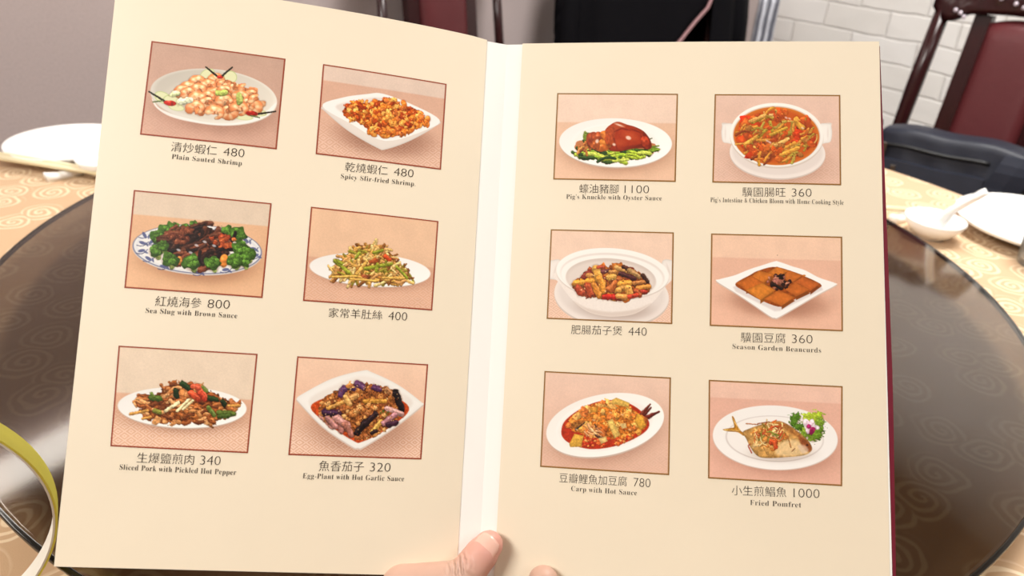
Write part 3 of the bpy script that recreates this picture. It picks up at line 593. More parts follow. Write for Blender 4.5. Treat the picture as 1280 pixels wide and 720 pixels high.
@pic([(118, 45), (788, 134), (743, 587), (60, 513)], 1, BRN)
def _(p):
    p.bg((201, 168, 150), (216, 174, 154), None, .1)
    p.shadow(440, 400, 300, 110, 6, .35)
    p.ell(428, 334, 316, 134, 6, (206, 190, 174)); p.ell(428, 325, 318, 136, 6, (228, 222, 210), shade=(.05, .02))
    p.ell(430, 318, 300, 124, 6, (214, 206, 192), 10, .8, shade=(.07, .04)); p.ell(440, 345, 235, 92, 6, (224, 214, 200), 30, .9)
    p.poly([(120, 335), (160, 385), (260, 425), (400, 455), (540, 455), (660, 420), (740, 355), (700, 420), (600, 458), (470, 470), (330, 455), (210, 425), (140, 380)], (246, 243, 236), 5, a=.9)
    for x, y, rx, ry, a in [(392, 215, 40, 26, -30), (508, 228, 34, 32, 20), (172, 330, 44, 28, 25), (222, 350, 50, 30, 20), (575, 428, 48, 15, 5), (648, 405, 46, 18, 8), (240, 380, 40, 16, 10)]:
        p.ell(x, y, rx, ry, a, (198, 208, 150)); p.ell(x, y, rx * .88, ry * .86, a, (228, 228, 186))
    p.poly([(262, 300), (330, 250), (440, 232), (560, 268), (640, 320), (640, 375), (560, 405), (430, 415), (320, 395), (280, 345)], (206, 132, 88), 4, rough=5, tex=.2)
    p.clumps([(270, 300), (340, 255), (440, 240), (560, 275), (640, 325), (600, 385), (430, 410), (320, 385)], 50, 14, 26, [(226, 150, 104), (240, 186, 142), (214, 134, 86)], .6, .3, .5, .4)
    for x, y, a in [(440, 246, 200), (345, 255, 190), (480, 268, 20), (400, 272, 170), (300, 285, 200), (535, 285, 10), (585, 288, 30), (272, 300, 120), (350, 295, 180), (615, 320, 60), (300, 312, 100), (430, 315, 220), (395, 330, 150), (640, 345, 40), (560, 330, 200), (480, 300, 70), (345, 340, 200), (600, 365, 10), (480, 352, 140), (395, 360, 30), (620, 378, 330), (555, 390, 190), (335, 384, 160), (500, 402, 30), (432, 408, 200)]:
        p.shrimp(x, y, 56 if y > 330 else 50, a)
    p.stick(260, 352, 308, 345, 17, (226, 228, 196)); p.stick(446, 309, 482, 306, 15, (190, 202, 108)); p.stick(553, 325, 553, 350, 17, (188, 196, 112)); p.stick(222, 316, 246, 310, 14, (216, 222, 170))
    for x0, y0, x1, y1, cx, cy in [(105, 300, 180, 348, 208, 358), (738, 399, 650, 412, 614, 410), (386, 178, 440, 222, 456, 228), (518, 178, 468, 222, 456, 228)]:
        p.stick(x0, y0, x1, y1, 3.5, (48, 46, 36), .1, 5); p.blob(cx, cy, 31 if y0 > 200 else 15, 13 if y0 > 200 else 8, 6, (176, 40, 26), .1, .9, .4)
    p.stick(125, 352, 172, 346, 3, (110, 130, 80), 0); p.stick(655, 430, 610, 420, 3, (110, 130, 80), 0)

@pic([(101, 43), (755, 148), (725, 603), (62, 520)], 2, BRN)
def _(p):
    p.bg((226, 203, 186), (219, 178, 155), .17, .4)
    p.shadow(420, 440, 260, 90, 8, .5)
    p.poly([(97, 270), (200, 224), (330, 204), (410, 202), (560, 258), (715, 342), (690, 378), (560, 450), (430, 496), (380, 488), (230, 400), (110, 296)], (232, 222, 212), edge=.08)
    p.poly([(97, 268), (200, 223), (330, 204), (410, 202), (560, 256), (716, 340), (640, 395), (425, 452), (250, 365)], (246, 242, 236), sm=True)
    p.poly([(165, 272), (260, 240), (400, 222), (540, 268), (670, 342), (560, 400), (420, 436), (270, 345)], (226, 214, 204), 12, a=.8)
    F = [(205, 290), (250, 250), (330, 248), (400, 236), (460, 228), (510, 265), (600, 290), (650, 358), (560, 398), (440, 432), (360, 408), (300, 365), (215, 325)]
    p.poly(F, (176, 86, 34), tex=.25, rough=6)
    for x, y in p.inside(F, 26): p.shrimp(x, y - 4, p.r.uniform(34, 48), p.r.uniform(0, 360), (214, 118, 44), (236, 168, 84))
    p.clumps(F, 130, 8, 20, [(222, 130, 52), (232, 160, 78), (198, 96, 36), (240, 180, 96), (170, 70, 28), (212, 120, 60)], .6, .4, .6)
    p.speck(F, 40, 3, 6, [(120, 40, 20), (150, 60, 28)], .7)

@pic([(92, 31), (800, 99), (753, 586), (43, 534)], 3, BRN)
def _(p):
    p.bg((226, 206, 184), (229, 186, 150), .24)
    p.shadow(430, 400, 300, 110, 4, .5)
    p.ell(417, 344, 333, 126, 3.5, (214, 206, 200)); p.ell(417, 337, 333, 126, 3.5, (126, 130, 156)); p.ell(417, 336, 327, 122, 3.5, (236, 234, 230))
    p.ell(417, 338, 318, 116, 3.5, (214, 216, 222), 5, .6); p.ell(417, 340, 306, 110, 3.5, (240, 236, 230), 5, .9)
    for x, y, a in [(145, 265, 60), (135, 305, 20), (130, 345, -10), (165, 385, 30), (240, 425, 10), (520, 235, -10), (665, 292, 40), (700, 335, 0), (715, 370, -20), (560, 442, -8), (420, 456, 5), (180, 300, -40)]:
        p.ell(x, y, 18, 8, a, (84, 90, 134), 3, .85); p.ell(x + 22, y + 8, 12, 5, a + 40, (90, 98, 140), 3, .8); p.stick(x - 28, y + 12, x + 30, y - 6, 2, (110, 116, 150), 0, None, .2)
    for x, y, r in [(400, 222, 36), (350, 236, 34), (290, 232, 40), (245, 246, 36), (565, 246, 34), (215, 272, 40), (620, 265, 44)]: p.broc(x, y, r)
    M = [(250, 290), (300, 248), (380, 235), (440, 206), (490, 235), (550, 255), (605, 285), (590, 330), (540, 375), (450, 440), (430, 380), (330, 392), (260, 345)]
    p.poly(M, (62, 38, 28), rough=10, tex=.4)
    p.straws(M, 60, 50, 110, 8, 15, [(78, 46, 34), (52, 32, 26), (104, 62, 44), (40, 26, 24), (124, 72, 50)], .45, 40, .25, -20)
    p.clumps([(480, 280), (560, 262), (605, 290), (590, 335), (540, 330)], 16, 10, 20, [(186, 96, 56), (160, 74, 44), (206, 120, 70)], .6)
    p.clumps([(290, 250), (380, 235), (360, 290), (290, 300)], 14, 12, 24, [(134, 78, 56), (112, 62, 46)], .5)
    for x, y in [(410, 318), (318, 342), (452, 300), (380, 355), (500, 320)]: p.ell(x, y, 11, 6, 20, (222, 222, 226), 4, .75)
    p.blob(552, 396, 22, 34, 10, (222, 140, 66), .1, .3, .4); p.blob(322, 395, 14, 22, 0, (220, 150, 80), .1, .3, .4)
    for x, y, r in [(205, 345, 40), (238, 322, 32), (640, 330, 42), (678, 362, 36), (655, 395, 40), (605, 395, 42), (272, 390, 42), (385, 405, 44), (492, 410, 42)]: p.broc(x, y, r)
    p.stick(430, 350, 442, 415, 9, (44, 28, 26), .4, None, .15)

@pic([(84, 38), (801, 119), (766, 622), (39, 568)], 4, BRN)
def _(p):
    p.bg((236, 198, 166), (228, 182, 154), .52, .3)
    p.img *= (1 - .02 * p.v[..., None])
    p.plate(415, 395, 341, 92, 4, (247, 243, 237), (240, 234, 228), .66, .05)
    M = [(195, 425), (225, 365), (290, 305), (385, 262), (470, 270), (545, 325), (580, 385), (636, 432), (560, 456), (440, 462), (280, 446)]
    p.poly(M, (150, 100, 44), rough=8, tex=.3)
    p.straws(M, 230, 50, 110, 4, 9, [(214, 168, 88), (190, 146, 76), (228, 188, 116), (168, 116, 56), (200, 150, 92), (150, 140, 54), (136, 88, 44), (222, 196, 132)], .35, 70, .2, -10)
    for q in [(212, 345, 292, 410, 10), (228, 342, 250, 360, 9), (382, 388, 530, 362, 10), (445, 400, 450, 365, 9), (330, 330, 350, 300, 8), (430, 300, 480, 285, 8), (560, 378, 620, 440, 8)]: p.stick(*q[:4], q[4], (152, 158, 56), .4)
    for q in [(200, 435, 330, 432, 7), (300, 446, 450, 458, 6), (480, 440, 600, 442, 7), (335, 415, 390, 350, 9)]: p.stick(*q[:4], q[4], (222, 176, 92), .4)
    p.stick(495, 318, 520, 336, 12, (206, 84, 42)); p.stick(520, 325, 566, 336, 4, (190, 120, 70)); p.blob(430, 345, 26, 12, -20, (176, 92, 50)); p.blob(380, 430, 24, 10, 10, (170, 96, 60))
    p.speck([(600, 430), (640, 430), (660, 450), (610, 450)], 5, 2, 3, [(90, 60, 40)])

@pic([(73, 28), (768, 69), (720, 566), (32, 531)], 5, BRN)
def _(p):
    p.bg((233, 213, 190), (229, 186, 158), .46, .6)
    k = np.clip((p.v - .46) * 6, 0, 1)[..., None]; 
    p.plate(390, 338, 322, 102, 1.5, (247, 244, 238), (240, 235, 229), .7, .02, .06, .6)
    M = [(150, 300), (170, 275), (240, 290), (290, 245), (370, 215), (470, 222), (540, 255), (600, 295), (670, 330), (620, 375), (550, 408), (430, 418), (300, 416), (200, 390), (165, 345)]
    p.poly([(160, 300), (250, 270), (370, 225), (480, 235), (600, 300), (650, 340), (540, 400), (400, 412), (220, 390)], (122, 68, 30), rough=14, tex=.3)
    p.clumps(M, 90, 12, 27, [(196, 132, 78), (178, 110, 58), (212, 154, 98), (158, 94, 50), (188, 122, 76), (220, 166, 112)], .4, .45, .4, .6); p.straws(M, 70, 24, 56, 5, 11, [(204, 142, 86), (180, 112, 62), (216, 160, 106), (150, 86, 44), (120, 66, 34)], .4, 35, .25); p.speck(M, 40, 3, 7, [(84, 44, 24), (110, 60, 32)], .6)
    for q, c in [((232, 290, 275, 295, 14), (86, 108, 44)), ((235, 270, 245, 285, 8), (110, 130, 56)), ((355, 255, 360, 280, 14), (40, 58, 30)), ((390, 220, 420, 245, 14), (46, 66, 34)), ((495, 285, 560, 300, 12), (52, 74, 36)), ((570, 365, 645, 372, 13), (96, 112, 50)), ((575, 385, 620, 380, 12), (80, 100, 44)), ((520, 340, 548, 378, 11), (104, 122, 58)), ((590, 310, 600, 325, 12), (40, 54, 30)), ((250, 355, 275, 362, 12), (150, 150, 66)), ((490, 240, 510, 258, 10), (120, 136, 66))]: p.stick(*q[:4], q[4], c, .4)
    for q, c in [((430, 268, 470, 295, 15), (200, 84, 52)), ((462, 235, 495, 285, 17), (214, 100, 70)), ((480, 270, 500, 300, 12), (190, 70, 46)), ((440, 232, 470, 240, 12), (206, 96, 66))]: p.stick(*q[:4], q[4], c, .5)
    for q in [(303, 356, 368, 314, 8), (362, 356, 420, 300, 7), (390, 348, 440, 305, 6), (340, 335, 370, 318, 6)]: p.stick(*q[:4], q[4], (238, 222, 172), .4)
    for q in [(130, 372, 215, 354, 7), (620, 330, 675, 330, 6), (190, 395, 230, 385, 6)]: p.stick(*q[:4], q[4], (212, 158, 84), .3)

@pic([(91, 23), (784, 65), (748, 569), (44, 545)], 6, BRN)
def _(p):
    p.bg((242, 208, 182), (230, 186, 160), None, .7)
    p.shadow(420, 400, 290, 150, 4, .45)
    O = [(88, 248), (120, 222), (270, 142), (430, 99), (480, 108), (620, 175), (748, 268), (752, 285), (600, 400), (440, 500), (405, 508), (370, 498), (220, 395), (100, 268)]
    p.poly([(x, y + 8) for x, y in O], (216, 200, 188)); p.poly(O, (244, 240, 233), edge=.05)
    p.poly([(150, 262), (290, 175), (440, 128), (600, 195), (700, 275), (560, 385), (415, 478), (250, 385)], (232, 224, 215), 16, a=.9, form=.03)
    p.poly([(160, 300), (220, 250), (400, 200), (600, 240), (680, 310), (560, 410), (430, 475), (380, 470), (250, 385)], (196, 84, 40), 5, tex=.15)
    F = [(205, 290), (240, 232), (300, 205), (400, 162), (500, 178), (560, 190), (620, 225), (640, 300), (610, 370), (540, 420), (430, 472), (380, 440), (260, 385), (215, 340)]
    p.poly(F, (150, 92, 50), rough=8, tex=.4)
    for q, c in [((215, 340, 270, 395, 16), (196, 144, 132)), ((300, 385, 350, 400, 20), (190, 138, 128)), ((290, 350, 320, 420, 14), (178, 122, 112)), ((230, 325, 300, 322, 18), (84, 52, 80)), ((315, 225, 330, 190, 14), (96, 62, 96)), ((350, 190, 390, 195, 14), (80, 54, 86)), ((405, 168, 430, 188, 16), (104, 66, 100)), ((490, 188, 520, 195, 14), (96, 60, 92)), ((605, 215, 640, 310, 17), (38, 26, 28)), ((560, 200, 600, 240, 14), (170, 120, 80))]: p.stick(*q[:4], q[4], c, .5)
    p.clumps(F, 84, 7, 17, [(190, 130, 72), (206, 148, 88), (164, 104, 54), (214, 164, 104), (148, 88, 50), (176, 112, 70)], .6, .4, .5)
    for q, c in [((230, 322, 296, 330, 19), (70, 44, 70)), ((290, 352, 345, 392, 20), (190, 140, 132)), ((245, 352, 285, 395, 15), (176, 124, 118)), ((338, 385, 372, 440, 16), (170, 112, 96)), ((315, 232, 332, 200, 15), (92, 58, 92)), ((405, 172, 432, 190, 15), (110, 72, 108)), ((490, 192, 520, 200, 13), (96, 60, 92)), ((608, 222, 640, 306, 17), (36, 25, 28)), ((360, 250, 400, 232, 14), (200, 150, 92)), ((455, 330, 500, 345, 15), (176, 112, 66)), ((380, 330, 420, 300, 14), (196, 140, 84))]: p.stick(*q[:4], q[4], c, .5)
    for q, c in [((400, 430, 450, 370, 17), (40, 27, 28)), ((450, 380, 500, 330, 15), (48, 32, 36)), ((480, 425, 530, 370, 12), (222, 178, 92)), ((440, 262, 550, 262, 12), (196, 142, 64)), ((250, 300, 330, 265, 10), (204, 150, 80)), ((340, 240, 360, 280, 14), (206, 160, 96)), ((560, 300, 640, 330, 14), (214, 168, 160)), ((545, 380, 600, 335, 15), (188, 134, 140)), ((570, 385, 610, 375, 16), (70, 40, 56)), ((480, 430, 500, 420, 10), (50, 34, 34)), ((235, 322, 290, 325, 13), (72, 44, 70))]: p.stick(*q[:4], q[4], c, .55)
    p.clumps([(330, 300), (420, 280), (500, 290), (440, 350), (350, 370)], 40, 6, 13, [(206, 148, 88), (220, 170, 110), (180, 116, 64)], .7)
    p.speck(F, 120, 2.5, 5, [(236, 196, 140), (120, 60, 30), (226, 176, 110), (86, 50, 30)], .8); p.speck([(520, 320), (570, 310), (560, 345)], 8, 3, 5, [(80, 120, 50)])

@pic([(79, 31), (804, 35), (790, 564), (55, 549)], 7, GLD)
def _(p):
    p.bg((241, 214, 194), (234, 196, 168), .33)
    p.plate(430, 330, 338, 146, 1.5, (250, 247, 241), (246, 241, 233), .74, .0, .05, .55)
    p.poly([(190, 345), (250, 315), (640, 330), (655, 380), (640, 402), (430, 440), (260, 410), (195, 375)], (190, 110, 60), 5, a=.85)
    G = [(220, 395), (260, 372), (420, 378), (640, 375), (650, 395), (560, 425), (430, 443), (330, 438), (240, 412)]
    p.poly(G, (92, 118, 40), rough=6, tex=.4); p.straws(G, 60, 50, 110, 7, 13, [(176, 196, 66), (150, 178, 52), (196, 208, 92), (64, 92, 34), (46, 74, 30), (120, 150, 44)], .4, 25, .15, 5)
    p.straws([(250, 285), (275, 285), (270, 320), (250, 330)], 6, 30, 50, 5, 9, [(130, 150, 60), (80, 104, 40)])
    p.stick(645, 355, 690, 350, 4, (120, 140, 60)); p.stick(630, 312, 650, 305, 3, (100, 110, 70))
    p.straws([(200, 355), (280, 350), (260, 385), (210, 380)], 10, 30, 60, 5, 9, [(190, 120, 60), (210, 150, 80), (160, 80, 40)])
    p.poly([(368, 262), (400, 225), (445, 205), (500, 222), (550, 236), (600, 262), (630, 300), (648, 345), (636, 370), (590, 362), (530, 368), (450, 384), (390, 372), (372, 320)], (166, 62, 28), 3, form=.16, lum=(-.3, -.8), tex=.06, ts=30, edge=.2)
    p.poly([(378, 268), (420, 222), (455, 208), (500, 228), (450, 250), (400, 290)], (188, 96, 60), 10, a=.6); p.poly([(420, 300), (470, 250), (540, 240), (590, 280), (580, 340), (500, 362), (430, 360)], (182, 70, 34), 18, a=.7, tex=.05)
    p.poly([(600, 270), (635, 305), (648, 350), (630, 366), (606, 340)], (140, 46, 24), 6, a=.8, edge=.2)
    p.blob(295, 312, 38, 50, 20, (160, 72, 40), .15, .5, .5); p.blob(325, 300, 36, 34, -30, (176, 86, 48), .15, .7, .5); p.blob(370, 335, 42, 28, 10, (204, 126, 54), .2, .5, .5); p.blob(352, 360, 46, 22, 0, (190, 104, 46), .2, .5, .5); p.blob(375, 290, 36, 24, 30, (200, 116, 52), .2, .5, .5); p.blob(310, 345, 30, 26, 0, (184, 96, 46), .2, .5, .5); p.blob(400, 315, 30, 34, 0, (190, 88, 40), .2, .4, .4)
    p.poly([(372, 262), (400, 228), (430, 250), (425, 300), (395, 330), (375, 310)], (178, 82, 46), 8, a=.8, tex=.15)
    for q in [(430, 262, 470, 246, 4), (470, 246, 520, 256, 4), (585, 292, 604, 350, 5), (420, 300, 440, 362, 5), (530, 250, 575, 268, 4), (560, 352, 600, 340, 5)]: p.ell((q[0] + q[2]) / 2, (q[1] + q[3]) / 2, math.hypot(q[2] - q[0], q[3] - q[1]) * .6, q[4], math.degrees(math.atan2(q[3] - q[1], q[2] - q[0])), (112, 36, 18), 6, .65)
    p.ell(520, 290, 40, 22, 20, (206, 96, 56), 24, .6); p.ell(455, 330, 34, 18, 0, (200, 92, 50), 20, .5); p.ell(540, 355, 60, 10, -5, (120, 40, 18), 10, .5)
    p.blob(610, 330, 24, 38, -15, (172, 66, 36), .1, .5, .4)
    for x, y, rx, ry in [(510, 302, 16, 11), (424, 342, 10, 8), (322, 322, 10, 12), (455, 225, 26, 5)]: p.ell(x, y, rx, ry, 20, (250, 226, 208), 7, .85)

@pic([(62, 36), (791, 41), (796, 565), (48, 549)], 8, GLD)
def _(p):
    p.bg((232, 200, 182), (226, 188, 168), None, .25)
    p.shadow(440, 430, 275, 130, 2, .35); p.ell(428, 388, 277, 146, 2, (214, 200, 190)); p.ell(428, 380, 277, 146, 2, (240, 230, 222)); p.ell(428, 372, 262, 134, 2, (226, 214, 206), 10, .7)
    for hx, s in ((135, -1), (710, 1)):
        p.poly([(hx + s * 38, 212), (hx, 206), (hx - s * -30, 206), (hx + s * 30, 225), (hx + s * 34, 265), (hx + s * 26, 312), (hx, 322), (hx - s * 40, 318), (hx - s * 40, 215)], (246, 240, 232), edge=.1); p.ell(hx + s * 10, 266, 5, 34, 0, (230, 219, 210), 6, .7)
    p.ell(424, 284, 272, 186, 2, (218, 204, 192)); p.ell(424, 274, 272, 186, 2, (247, 242, 234), shade=(-.01, -.02)); p.ell(422, 278, 254, 172, 2, (222, 204, 188), 4)
    p.ell(422, 281, 249, 169, 2, (216, 134, 62), 3); p.ell(422, 283, 236, 158, 2, (202, 92, 36), 22, .95)
    Q = [(200, 280), (260, 180), (420, 135), (580, 180), (650, 290), (560, 390), (420, 430), (270, 390)]
    p.clumps(Q, 40, 20, 44, [(196, 70, 30), (170, 70, 36), (214, 110, 50), (150, 70, 40), (206, 60, 30)], .5, .4, .3, .2)
    p.clumps([(320, 300), (420, 270), (430, 350), (330, 390)], 10, 24, 44, [(134, 66, 44), (150, 84, 50)], .5, .3, .4, .3)
    p.clumps([(500, 260), (560, 250), (560, 320), (520, 340)], 5, 22, 34, [(206, 58, 30)], .6, .3, .5, .2)
    p.straws(Q, 70, 30, 80, 4, 9, [(214, 164, 74), (214, 160, 66), (150, 150, 60), (236, 206, 120), (120, 56, 36), (190, 110, 50), (170, 170, 80)], .4, 50, .2, -35)
    for q, c in [((420, 335, 490, 300, 11), (236, 204, 124)), ((450, 390, 545, 352, 12), (228, 180, 76)), ((455, 360, 530, 322, 10), (220, 170, 70)), ((240, 330, 310, 285, 12), (226, 186, 84)), ((270, 195, 355, 160, 10), (226, 190, 110)), ((385, 160, 455, 158, 8), (236, 206, 140)), ((420, 130, 428, 160, 6), (200, 180, 90)), ((540, 190, 570, 230, 18), (224, 182, 76)), ((580, 300, 610, 330, 14), (210, 170, 70)), ((390, 275, 480, 235, 10), (200, 176, 66)), ((385, 200, 400, 250, 9), (170, 176, 66)), ((320, 285, 370, 240, 9), (152, 158, 58)), ((460, 275, 500, 265, 14), (150, 150, 60)), ((340, 330, 375, 365, 8), (120, 110, 60)), ((185, 330, 230, 325, 5), (226, 180, 90)), ((300, 415, 340, 412, 4), (230, 150, 70)), ((250, 345, 300, 350, 10), (220, 180, 90))]: p.stick(*q[:4], q[4], c, .5)
    p.clumps(Q, 30, 12, 26, [(196, 84, 36), (206, 110, 50), (170, 70, 36), (150, 110, 60)], .4, .5, .3, .2)
    p.ell(422, 284, 244, 164, 2, (212, 120, 60), 10, .30)
    for x, y in [(370, 310), (385, 318), (500, 180), (480, 175), (575, 235)]: p.ell(x, y, 9, 5, 30, (236, 214, 214), 4, .7)
    p.speck(Q, 30, 2.5, 4, [(60, 30, 20), (240, 170, 90)], .8)

@pic([(67, 33), (831, 52), (821, 622), (41, 589)], 9, GLD)
def _(p):
    p.bg((240, 210, 188), (228, 190, 166), .42, .5)
    p.ell(445, 455, 356, 190, 4, (214, 200, 190)); p.ell(445, 444, 356, 190, 4, (238, 228, 220)); p.ell(445, 436, 330, 172, 4, (226, 215, 207), 16, .8); p.shadow(460, 520, 220, 70, 4, .4)
    for hx, s in ((92, -1), (802, 1)): p.poly([(hx + s * 60, 240), (hx + s * 20, 228), (hx - s * 40, 232), (hx - s * 50, 345), (hx + s * 20, 345), (hx + s * 60, 340)], (240, 232, 224), edge=.1); p.ell(hx - s * 4, 286, 6, 36, -s * 18, (226, 213, 203), 7, .7)
    p.poly([(102, 300), (130, 380), (210, 480), (300, 545), (400, 572), (500, 574), (600, 555), (700, 490), (770, 400), (800, 320), (450, 250)], (240, 230, 221), form=-.0, tex=.01); p.poly([(210, 480), (300, 545), (400, 572), (500, 574), (600, 555), (690, 495), (600, 530), (450, 548), (300, 525)], (214, 198, 186), 14, a=.7)
    p.ell(451, 316, 350, 158, 4, (222, 210, 200)); p.ell(451, 308, 350, 156, 4, (248, 244, 237)); p.ell(450, 322, 324, 140, 4, (232, 222, 213), 5, .9); p.ell(448, 330, 318, 134, 4, (247, 243, 236), 6); p.ell(442, 344, 280, 128, 4, (216, 202, 192), 4); p.ell(442, 356, 274, 122, 4, (230, 218, 208), 14, .8)
    F = [(205, 375), (250, 330), (320, 282), (400, 268), (500, 262), (580, 285), (650, 325), (692, 385), (670, 430), (580, 462), (480, 470), (380, 464), (290, 450), (215, 410)]
    p.poly(F, (150, 84, 36), rough=8, tex=.35)
    p.clumps(F, 40, 16, 36, [(206, 138, 58), (190, 112, 44), (170, 84, 42), (140, 60, 36)], .5, .4, .4)
    for q, c in [((225, 372, 330, 355, 22), (222, 154, 58)), ((350, 285, 370, 340, 26), (214, 160, 76)), ((375, 345, 398, 420, 22), (220, 150, 60)), ((300, 390, 320, 440, 22), (176, 78, 42)), ((340, 380, 370, 450, 18), (206, 134, 52)), ((240, 400, 260, 430, 22), (180, 76, 44)), ((440, 410, 490, 350, 24), (186, 104, 50)), ((430, 335, 460, 330, 20), (210, 160, 80)), ((500, 375, 560, 370, 20), (214, 152, 62)), ((490, 415, 520, 400, 22), (206, 150, 76)), ((550, 400, 560, 440, 22), (220, 160, 80)), ((590, 370, 660, 360, 13), (190, 126, 70)), ((610, 400, 680, 390, 14), (206, 140, 66)), ((600, 420, 620, 445, 16), (180, 90, 50)), ((640, 420, 660, 425, 14), (170, 60, 44)), ((480, 275, 560, 300, 16), (196, 150, 88)), ((500, 310, 590, 340, 14), (84, 44, 44)), ((520, 268, 545, 280, 12), (80, 44, 34)), ((560, 290, 620, 330, 14), (180, 140, 90)), ((640, 320, 670, 360, 12), (74, 44, 34)), ((275, 330, 300, 310, 18), (150, 60, 44)), ((390, 298, 430, 292, 12), (110, 60, 60)), ((410, 455, 470, 455, 18), (188, 44, 30)), ((490, 450, 530, 455, 18), (216, 150, 80)), ((560, 455, 600, 445, 14), (190, 70, 46)), ((300, 320, 320, 322, 14), (214, 150, 80)), ((440, 300, 470, 300, 12), (200, 140, 76)), ((365, 272, 400, 270, 10), (180, 80, 50))]: p.stick(*q[:4], q[4], c, .55)
    p.speck(F, 24, 3, 6, [(250, 220, 170), (90, 40, 24)], .8)

@pic([(40, 31), (777, 49), (781, 582), (32, 551)], 10, GLD)
def _(p):
    p.bg((240, 204, 178), (232, 188, 164), .25)
    p.shadow(420, 420, 270, 90, 4, .5)
    O = [(72, 302), (90, 290), (175, 268), (255, 236), (330, 212), (400, 190), (425, 192), (500, 218), (570, 240), (650, 282), (738, 312), (740, 324), (640, 378), (540, 436), (425, 502), (400, 506), (375, 498), (290, 440), (180, 368)]
    p.poly([(x, y + 7) for x, y in O], (214, 196, 184)); p.poly(O, (249, 246, 241))
    p.poly([(165, 335), (410, 225), (660, 330), (670, 350), (430, 468), (400, 470), (180, 360)], (226, 216, 212), 10, sm=False, a=.95)
    def slabp(q, c, th=20):
        q = [np.array(v, float) for v in q]; p.poly([q[3], q[2], q[1], q[1] + (0, th), q[2] + (0, th), q[3] + (0, th)], np.array(c) * .68, 3, False); p.poly(q, c, 3, False, edge=.18, tex=.06, ts=16)
    p.poly([(178, 318), (260, 268), (310, 242), (412, 222), (556, 270), (656, 318), (640, 345), (520, 400), (440, 446), (330, 412), (235, 360)], (158, 84, 34), 3, tex=.15)
    for q, c in [([(350, 262), (412, 220), (478, 242), (420, 285)], (212, 130, 58)), ([(260, 282), (312, 242), (395, 262), (340, 312)], (216, 130, 56)), ([(440, 280), (480, 240), (558, 268), (500, 310)], (206, 120, 56)), ([(180, 312), (270, 272), (350, 318), (240, 352)], (208, 118, 52)), ([(500, 312), (560, 276), (655, 316), (600, 358)], (200, 110, 54)), ([(236, 352), (330, 312), (405, 352), (320, 408)], (222, 140, 60)), ([(450, 345), (520, 308), (600, 350), (520, 388)], (204, 116, 54)), ([(340, 402), (420, 352), (515, 392), (440, 440)], (210, 122, 56))]: slabp(q, c)
    p.clumps([(350, 300), (420, 268), (470, 290), (490, 320), (430, 350), (380, 335)], 40, 8, 17, [(96, 58, 40), (60, 36, 28), (150, 98, 78), (180, 124, 100), (44, 28, 22), (170, 110, 96)], .5, .4, .5)
    p.ell(430, 272, 20, 7, -10, (44, 30, 22)); p.stick(395, 320, 440, 345, 8, (40, 28, 22), .4)
    p.speck([(415, 155), (424, 155), (420, 160)], 1, 2, 3, [(90, 60, 50)]); p.ell(565, 270, 9, 5, 0, (206, 130, 60))

@pic([(66, 37), (736, 71), (727, 589), (43, 545)], 11, GLD)
def _(p):
    p.bg((236, 204, 184), (228, 188, 166), None, .15)
    p.plate(388, 324, 316, 162, -11, (250, 246, 239), (244, 238, 230), .8, .0, .05, .45)
    p.poly([(158, 350), (180, 300), (260, 240), (360, 200), (470, 196), (560, 235), (618, 300), (612, 350), (540, 400), (430, 440), (310, 452), (210, 425), (165, 390)], (186, 62, 32), 4, tex=.12)
    p.stick(585, 268, 628, 215, 12, (120, 52, 34), .4, 4); p.stick(590, 280, 632, 232, 9, (96, 40, 30), .4, 4); p.stick(600, 288, 674, 255, 13, (112, 42, 32), .4, 5)
    Fp = [(190, 320), (240, 262), (330, 215), (430, 200), (520, 230), (585, 280), (605, 330), (550, 375), (440, 400), (330, 380), (240, 365)]
    p.poly(Fp, (206, 124, 50), rough=8, tex=.25, form=.12)
    p.clumps(Fp, 60, 10, 24, [(214, 134, 56), (226, 156, 76), (198, 108, 42), (232, 178, 100), (206, 120, 60)], .5, .5, .35, .35)
    p.speck(Fp, 150, 2.5, 5, [(190, 84, 36), (238, 190, 110), (150, 110, 50), (222, 130, 60), (120, 110, 50)], .75)
    p.poly([(210, 320), (250, 302), (285, 300), (270, 330), (225, 345)], (150, 96, 44), 5, a=.8, tex=.3); p.stick(235, 350, 285, 310, 5, (60, 52, 44), .3, 2)
    p.clumps([(200, 390), (300, 380), (430, 395), (540, 380), (500, 415), (400, 438), (290, 440), (215, 420)], 60, 6, 13, [(200, 80, 40), (214, 110, 56), (180, 56, 30), (226, 150, 84)], .6)
    p.straws([(290, 340), (360, 340), (370, 385), (300, 390)], 14, 25, 50, 3, 6, [(232, 190, 140), (210, 140, 90), (90, 60, 50), (226, 170, 120)], .3, 40, .1, 40)
    def cube(q, c=(232, 190, 100)): p.poly(q, c, 3, False, tex=.12, ts=10, edge=.15, form=.08)
    cube([(430, 190), (450, 180), (520, 208), (515, 232), (480, 225), (428, 212)]); cube([(228, 372), (278, 382), (262, 440), (205, 442), (200, 425)], (226, 176, 78)); cube([(402, 305), (430, 292), (472, 378), (440, 396)], (234, 196, 112)); cube([(560, 262), (590, 280), (606, 330), (575, 352), (548, 310)], (228, 172, 72)); cube([(355, 395), (395, 385), (405, 410), (370, 425)], (236, 200, 130)); cube([(305, 235), (355, 230), (350, 255), (315, 260)], (222, 160, 70)); cube([(470, 320), (500, 315), (505, 340), (480, 345)], (240, 206, 140))
    for x, y in [(240, 200 + 150), (420, 260), (480, 270), (520, 350), (330, 300)]: p.ell(x, y, 8, 4, 20, (250, 220, 180), 4, .6)

